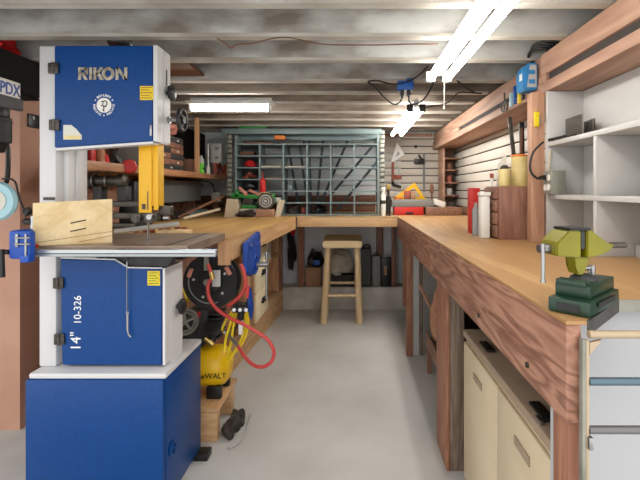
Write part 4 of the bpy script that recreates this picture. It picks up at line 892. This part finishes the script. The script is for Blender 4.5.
link('screw_end', cyl(B(), Hh(.0755,0,-.006), Hh(.110,0,-.006), .0055), 'steel', vs)
q = B(); cyl(q, Hh(-.075,0,-.010), Hh(-.0625,0,-.010), .009); cyl(q, Hh(-.085,0,-.010), Hh(-.075,0,-.010), .0075); link('screw_head', q, 'chrome', vs)
q = B(); o_ = Hh(-.079,0,-.010); cyl(q, o_+Vector((0,-.008,.010)), o_+Vector((0,-.008,-.055)), .0035, seg=12); cyl(q, o_+Vector((0,-.008,-.055)), o_+Vector((0,-.008,-.060)), .005, seg=12); link('tommy_bar', q, 'chrome', vs)

# ================================================================== STOOL AND UNDER FAR BENCH
so_ = thing('stool', 'pale wooden stool with a thick seat tucked before the far bench', 'stool', (X(342,3.8),3.8,0))
sx = X(342.5,3.65)
q = B(); prism(q, [(sx-.160,3.60,.662),(sx+.160,3.60,.662),(sx+.166,3.60,.69),(sx+.164,3.60,.722),(sx-.164,3.60,.722),(sx-.166,3.60,.69)], (0,.33,.022)); bmesh.ops.bevel(q, geom=list(q.edges), offset=.008, segments=2, affect='EDGES'); link('seat', q, 'stooltop', so_)
LEG = {}
for a in (-1,1):
    for b_ in (0,1):
        t0 = Vector((sx+a*.125, 3.67+b_*.20, .664+b_*.012)); t1 = Vector((sx+a*.155-.01, 3.70+b_*.22, 0))
        LEG[a,b_] = (t0,t1); link('leg', cyl(B(), t1, t0, .030, .024, seg=16), 'stoolw', so_)
def on(leg, z_): t0, t1 = LEG[leg]; return t1 + (t0-t1)*(z_/.656)
for i, j_, z_ in (((-1,0),(1,0),.24),((-1,1),(1,1),.30),((-1,0),(-1,1),.19),((1,0),(1,1),.19)):
    link('stretcher', cyl(B(), on(i,z_), on(j_,z_), .012, seg=12), 'stoolw', so_)
yb = 4.2
bxs = thing('cardboard_box', 'plain cardboard box on the ledge left of the stool', 'box', (X(313,yb),yb,.219))
link('box_body', box(B(), X(305.5,4.15), X(321,4.15), 4.14,4.28,.2185,Z(267.5,4.15),.003), 'card', bxs)
cm = thing('camera_bag', 'black bag with a blue front sitting on the cardboard box', 'bag', (X(318,yb),yb,.4))
q = B(); blob(q, (X(315.5,4.2),4.20,.475), (.06,.05,.085), .25,3,31,-.85); link('bag', q, 'black', cm)
link('front_panel', box(B(), X(313,4.14),X(320,4.14),4.138,4.15,.425,.475,.004), 'jbox', cm)
single('low_box', box(B(), X(331,4.15), X(354,4.15), 4.14,4.28,.2185,.33,.004), 'grime', 'dark low box under the canvas sack on the ledge', 'box')
q = B(); blob(q, (X(338,4.2),4.20,.465), (.125,.065,.13), .28,4,33,-.92); single('canvas_sack', q, 'sack', 'grey beige canvas sack slumped behind the stool', 'sack')
single('cloth_bundle', blob(B(), (X(336.5,4.12),4.128,.3495), (.04,.014,.022), .15,3,35,-.85), 'lgrey', 'small pale bundle on the front of the dark low box', 'bundle').location.y -= 0
tcx = thing('tool_case', 'tall black ribbed case standing on the ledge right of the stool', 'case', (X(366,yb),yb,.219))
link('shell', box(B(), X(361.5,4.15), X(371,4.15), 4.14,4.28,.2185,Z(249,4.15),.006), 'char', tcx)
q = B()
for k in range(4): box(q, X(363+k*2,4.15)-.003, X(363+k*2,4.15)+.003, 4.134,4.1395,.24,.58)
link('rib', q, 'grey', tcx)
q = B(); pipe(q, [(X(363,4.2),4.2,Z(249,4.15)),(X(364,4.2),4.2,Z(246,4.15)),(X(369,4.2),4.2,Z(246,4.15)),(X(370,4.2),4.2,Z(249,4.15))], .008); link('handle', q, 'black', tcx)
tcx = thing('tool_case', 'light grey case standing on the ledge between two dark cases', 'case', (X(376,yb),yb,.219))
link('shell', box(B(), X(372,4.15), X(380.5,4.15), 4.14,4.255,.2185,Z(256,4.15),.012), 'grey', tcx)
link('handle', box(B(), X(374,4.15), X(379,4.15), 4.17,4.22,Z(256,4.15)+.0003,Z(253.5,4.15),.004), 'black', tcx)
tcx = thing('tool_case', 'dark case with a tan label on the ledge at the right', 'case', (X(386,yb),yb,.219))
link('shell', box(B(), X(381.3,4.15), X(391.3,4.15), 4.14,4.195,.2185,Z(257,4.15),.006), 'black', tcx)
q = B(); box(q, X(384,4.14), X(387,4.14), 4.137,4.1395,Z(275,4.14),Z(266,4.14)); link('label', q, 'card', tcx)
link('handle', box(B(), X(383,4.15), X(387.5,4.15), 4.15,4.185,Z(257,4.15)+.0003,Z(255.8,4.15),.002), 'lgrey', tcx)
q = B(); blob(q, (-.62,4.20,.60), (.035,.035,.23), .25,4,41); single('coat', q, 'black', 'dark coat hanging in the corner under the left bench', 'coat')
q = B(); blob(q, (-.60,4.10,.78), (.03,.03,.05), .3,3,42); single('red_rag', q, 'redcloth', 'small red rag hanging before the dark coat', 'rag')

# ================================================================== UNDER LEFT BENCH
hr = thing('hose_reel', 'large black air hose reel under the near end of the left bench', 'hose reel', (X(213,2),2.0,.757))
rc_ = Vector((-.655,1.968,.735))
q = B(); lathe(q, [(.03,-.03),(.05,-.028),(.056,-.018),(.10,-.022),(.122,-.026),(.125,-.02),(.122,-.012),(.045,-.008),(.045,.03),(.122,.034),(.125,.04),(0,.04)], rc_, (0,1,0), seg=44); link('drum', q, 'black', hr)
q = B(); torus(q, rc_+Vector((0,-.024,0)), (0,1,0), .098, .003, seg=40, ss=6, arc=2.6, start=1.2); link('highlight_ring', q, 'grey', hr)
for k in range(5):
    q = B(); a = .5+k*2*PI/5; c_ = rc_+Vector((.076*math.cos(a),-.019,.076*math.sin(a))); cyl(q, c_, c_+Vector((0,-.006,0)), .006, seg=10); link('bolt', q, 'lgrey', hr)
link('plate', box(B(), rc_.x+.012, rc_.x+.05, rc_.y-.036,rc_.y-.0305, rc_.z-.02, rc_.z+.055, .002), 'lgrey', hr)
link('red_sticker', obox(B(), rc_+Vector((-.09,-.0265,.04)), (.018,.002,.04), rot(20,'Y')), 'pinkc', hr); link('red_sticker', obox(B(), rc_+Vector((.082,-.0265,.05)), (.018,.002,.04), rot(-30,'Y')), 'pinkc', hr)
q = B(); box(q, rc_.x-.13, rc_.x+.04, rc_.y-.047,rc_.y-.038, .865,.878,.002); box(q, rc_.x-.02,rc_.x+.0,rc_.y-.047,rc_.y-.035,.79,.865); link('hub', cyl(B(), rc_+Vector((-.01,-.045,0)), rc_+Vector((-.01,-.030,0)), .014), 'galv', hr); link('bracket', q, 'galv', hr)
link('blue_clip', box(B(), rc_.x+.002, rc_.x+.035, rc_.y-.0495,rc_.y-.0475,.85,.89), 'vblue', hr)
hy_ = 1.925
hs_ = thing('air_hose', 'red air hose looping out over the floor from the hose reel', 'hose', P(240,330,1.9))
q = B(); pipe(q, [P(208,264,1.898),P(210,270,1.898),P(212,277,1.898),P(208,285,1.898),P(209,297,1.893),P(216,308,1.885),P(228,317,1.87),P(243,324,1.855),P(257,332,1.85),P(268,340,1.84),P(274,352,1.84),P(271,362,1.84),P(262,367,1.85),P(252,364,1.87),P(243,354,1.90),P(238,346,1.93)], .0078, ss=10); link('hose', q, 'redhose', hs_)
q = B(); cyl(q, P(238,346,1.93), P(229,335,1.96), .0085, .007); cyl(q, P(229,335,1.96), P(225.5,331.5,1.975), .012); link('fitting', q, 'chrome', hs_)
q = B(); cyl(q, P(211,272,1.896), P(213,279,1.896), .010); link('coupling', q, 'brass', hs_)
single('air_hose', pipe(B(), [P(241,264,1.885),P(244,272,1.885),P(245.5,283,1.885),P(243,292,1.885),P(236,300,1.89),P(228,306,1.905)], .0078, ss=10), 'redhose', 'short red hose curving down from the blue vise past the reel', 'hose')
single('air_hose', pipe(B(), [P(248,286,1.87),P(247.5,292,1.872),P(247,297,1.878)], .0078, ss=10), 'redhose', 'straight red hose end above the yellow cords', 'hose')
rg = thing('air_manifold', 'dark air manifold with valves on the bench leg beside the reel', 'valve', P(240,306,1.93))
q = B(); box(q, X(233,1.92), X(247,1.92), 1.905,1.935, Z(312,1.92), Z(306,1.92), .004); 
for px_ in (235,240,245): cyl(q, P(px_,306,1.92), P(px_,302,1.92), .009, seg=12)
cyl(q, P(241,312,1.92), P(241,320,1.92), .016, .012); link('body', q, 'black', rg)
q = B()
for px_ in (234,240,246): cyl(q, P(px_,310,1.90), P(px_,310,1.885), .008, seg=12)
link('valve', q, 'chrome', rg)
link('filter_bowl', cyl(B(), P(241,320.3,1.92), P(240.5,334,1.92), .011, .010), 'whitep', rg)
for k, pts in enumerate(([(233,313),(230,325),(226,338),(224,352)],[(236,313),(233,328),(231,343),(227,358)],[(245,313),(245,328),(240,342),(232,356),(227,362)],[(247,312),(248,326),(244,340),(236,352)],[(232,312),(226,320),(222,330)])):
    single('air_line', pipe(B(), [P(a, b, 1.945+.012*k) for a, b in pts], .006, ss=8), 'yhose', ['yellow hose hanging leftmost below the manifold','yellow hose hanging second from left below the manifold','yellow hose curving in below the white filter bowl','yellow hose hanging outermost beside the white filter bowl','short yellow hose slanting to the pump'][k], 'hose')
single('air_line', pipe(B(), [P(184,288,2.25),P(187,296,2.25),P(186,304,2.25),P(181,312,2.25)], .012), 'yhose', 'yellow hose bundle hanging behind the saw left of the reel', 'hose')
# compressor
ac = thing('air_compressor', 'yellow tank air compressor with black pump under the left bench', 'compressor', (-.8,2.1,.165))
q = B(); lathe(q, [(.02,0),(.06,.008),(.085,.03),(.095,.06),(.095,.36),(.085,.385),(.06,.405),(.02,.413)], (-1.015,2.10,.297), (1,0,0), seg=36); tk_ = link('tank', q, 'tank', ac)
text('DeWALT', .036, (-.745,2.0035,.268), (1,0,.03), (0,0,1), 'btext', tk_, depth=.0012)
for a in ((-.70,-.63,2.02,2.05),(-.70,-.63,2.15,2.18),(-.98,-.92,2.03,2.17)): link('foot', box(B(), *a,   .1655,.225,.006), 'black', ac)
q = B(); box(q, -.94,-.72,2.04,2.17,.405,.425,.004); link('deck', q, 'char', ac)
q = B(); lathe(q, [(.05,0),(.062,.01),(.062,.13),(.05,.14),(0,.14)], (-.90,2.10,.50), (1,0,0), seg=24); box(q,-.80,-.70,2.05,2.16,.425,.58,.01); link('motor', q, 'char', ac)
q = B()
for k in range(6): box(q, -.705,-.645,2.045,2.155,.44+k*.022,.452+k*.022,.002)
link('cylinder_head', q, 'black', ac)
q = B(); c_ = P(184.5,322,2.02); torus(q, c_, (.5,-1,0), .058, .008, seg=32); torus(q, c_, (.5,-1,0), .044, .005, seg=32); cyl(q, c_, c_+Vector((0,.02,0)), .016)
for k in range(5):
    a = k*2*PI/5+.3; cyl(q, c_, c_+Vector((.052*math.cos(a)*.9,.026*math.cos(a),.052*math.sin(a))), .007, seg=8)
link('flywheel', q, 'galv', ac)
q = B(); c_ = P(213,331,2.02); lathe(q, [(.035,0),(.042,.008),(.042,.03),(.03,.036),(0,.036)], c_, (.1,-.5,.8), seg=24); cyl(q, c_-Vector((0,0,.05)), c_, .014); link('regulator', q, 'black', ac)
q = B(); cyl(q, P(205,338,2.0), P(213,345,2.0), .012); cyl(q, P(222,330,2.02), P(228,335,2.05), .010); link('fitting', q, 'brass', ac)
link('red_switch', box(B(), -.76,-.735,2.043,2.0495,.545,.57,.002), 'red', ac)
dl = thing('wooden_dolly', 'low wooden platform under the yellow compressor', 'platform', (-.85,2.1,0))
link('board', box(B(), -1.08,-.62,1.95,2.26,.142,.165,.003), 'pine', dl)
for y_ in (1.96,2.20): link('runner', box(B(), -1.08,-.63,y_,y_+.045,.0,.1415,.003), 'pinex', dl)
q = B(); blob(q, (-.585,2.02,.028), (.032,.05,.034), .35,3,51,-.8); blob(q, (-.575,2.10,.03), (.03,.05,.034), .35,3,52,-.8); single('rag_heap', q, 'grime', 'dark rags on the floor beside the wooden platform', 'rags')
single('thin_rope', pipe(B(), [(-.56,1.90,.008),(-.525,1.95,.010),(-.515,2.03,.012),(-.52,2.10,.010),(-.53,2.18,.008)], .006), 'lgrey', 'pale rope looped over the floor rags', 'rope')
single('blue_bundle', blob(B(), (X(252,2.42),2.39,Z(306,2.40)), (.016,.03,.085), .2,3,55), 'vblue', 'blue glove hanging on the pine bench leg below the vise', 'glove')
# ================================================================== UNDER RIGHT BENCH
cr = thing('crate', 'dark wooden crate holding a paper bag between the right bench legs', 'crate', (.6,2.5,0))
q = B(); box(q, .455,.80,2.25,2.72,.20,.222,.002); link('bottom', q, 'walnuty', cr)
q = B(); box(q, .455,.48,2.25,2.28,0,.1995); box(q,.455,.48,2.69,2.72,0,.1995); box(q,.775,.80,2.25,2.28,0,.1995); box(q,.775,.80,2.69,2.72,0,.1995); link('leg', q, 'walnut', cr)
link('rail', box(B(), .448,.4545,2.25,2.72,.17,.26,.002), 'walnuty', cr)
q = B(); blob(q, (.55,2.60,.405), (.070,.085,.19), .3,4,61,-.85); single('paper_bag', q, 'paper', 'crumpled brown paper bag on the crate under the right bench', 'bag')
q = B(); blob(q, (.54,2.60,.650), (.04,.05,.04), .3,3,62,-.9); single('red_packet', q, 'redcloth', 'red packet on top of the paper bag', 'packet')
q = B(); box(q, .66,.90,2.90,3.35,0,.42,.006); single('dark_bin', q, 'black', 'black bin under the right bench behind the white leg board', 'bin')
a, b = P(419.5,285,2.80), P(437,320,2.735); single('thin_strip', obox(B(), (a+b)/2, (.016,.02,(b-a).length), align(b-a), .002), 'beam', 'slanting wood brace leaning between the right bench legs', 'wood')
q = B(); blob(q, (.43,2.08,.05), (.022,.035,.058), .2,3,65,-.85); single('dark_bundle', q, 'black', 'black lump on the floor behind the thick bench leg', 'bundle')
single('grey_box', box(B(), .46,.80,3.40,3.70,0,.60,.006), 'lgrey', 'pale grey box deep under the right bench', 'box')
# ================================================================== CAMERA, WORLD
cam = bpy.data.cameras.new('camera'); co_ = bpy.data.objects.new('camera', cam); COL.objects.link(co_)
co_.location = (0,0,H); co_.rotation_euler = (PI/2,0,0)
cam.sensor_fit = 'HORIZONTAL'; cam.sensor_width = 36; cam.lens = F/640*36
cam.shift_x = -(CX-320)/640; cam.shift_y = -(240-CY)/640
cam.clip_start = .02
SC.camera = co_
w = bpy.data.worlds.new('world'); SC.world = w; w.use_nodes = True
bg = w.node_tree.nodes['Background']; bg.inputs[0].default_value = (1,.99,.975,1); bg.inputs[1].default_value = 1.25
SC.view_settings.view_transform = 'Standard'; SC.view_settings.look = 'None'; SC.view_settings.gamma = 1; SC.view_settings.use_curve_mapping = False
SC.view_settings.exposure = 0.62
SC.cycles.use_denoising = True
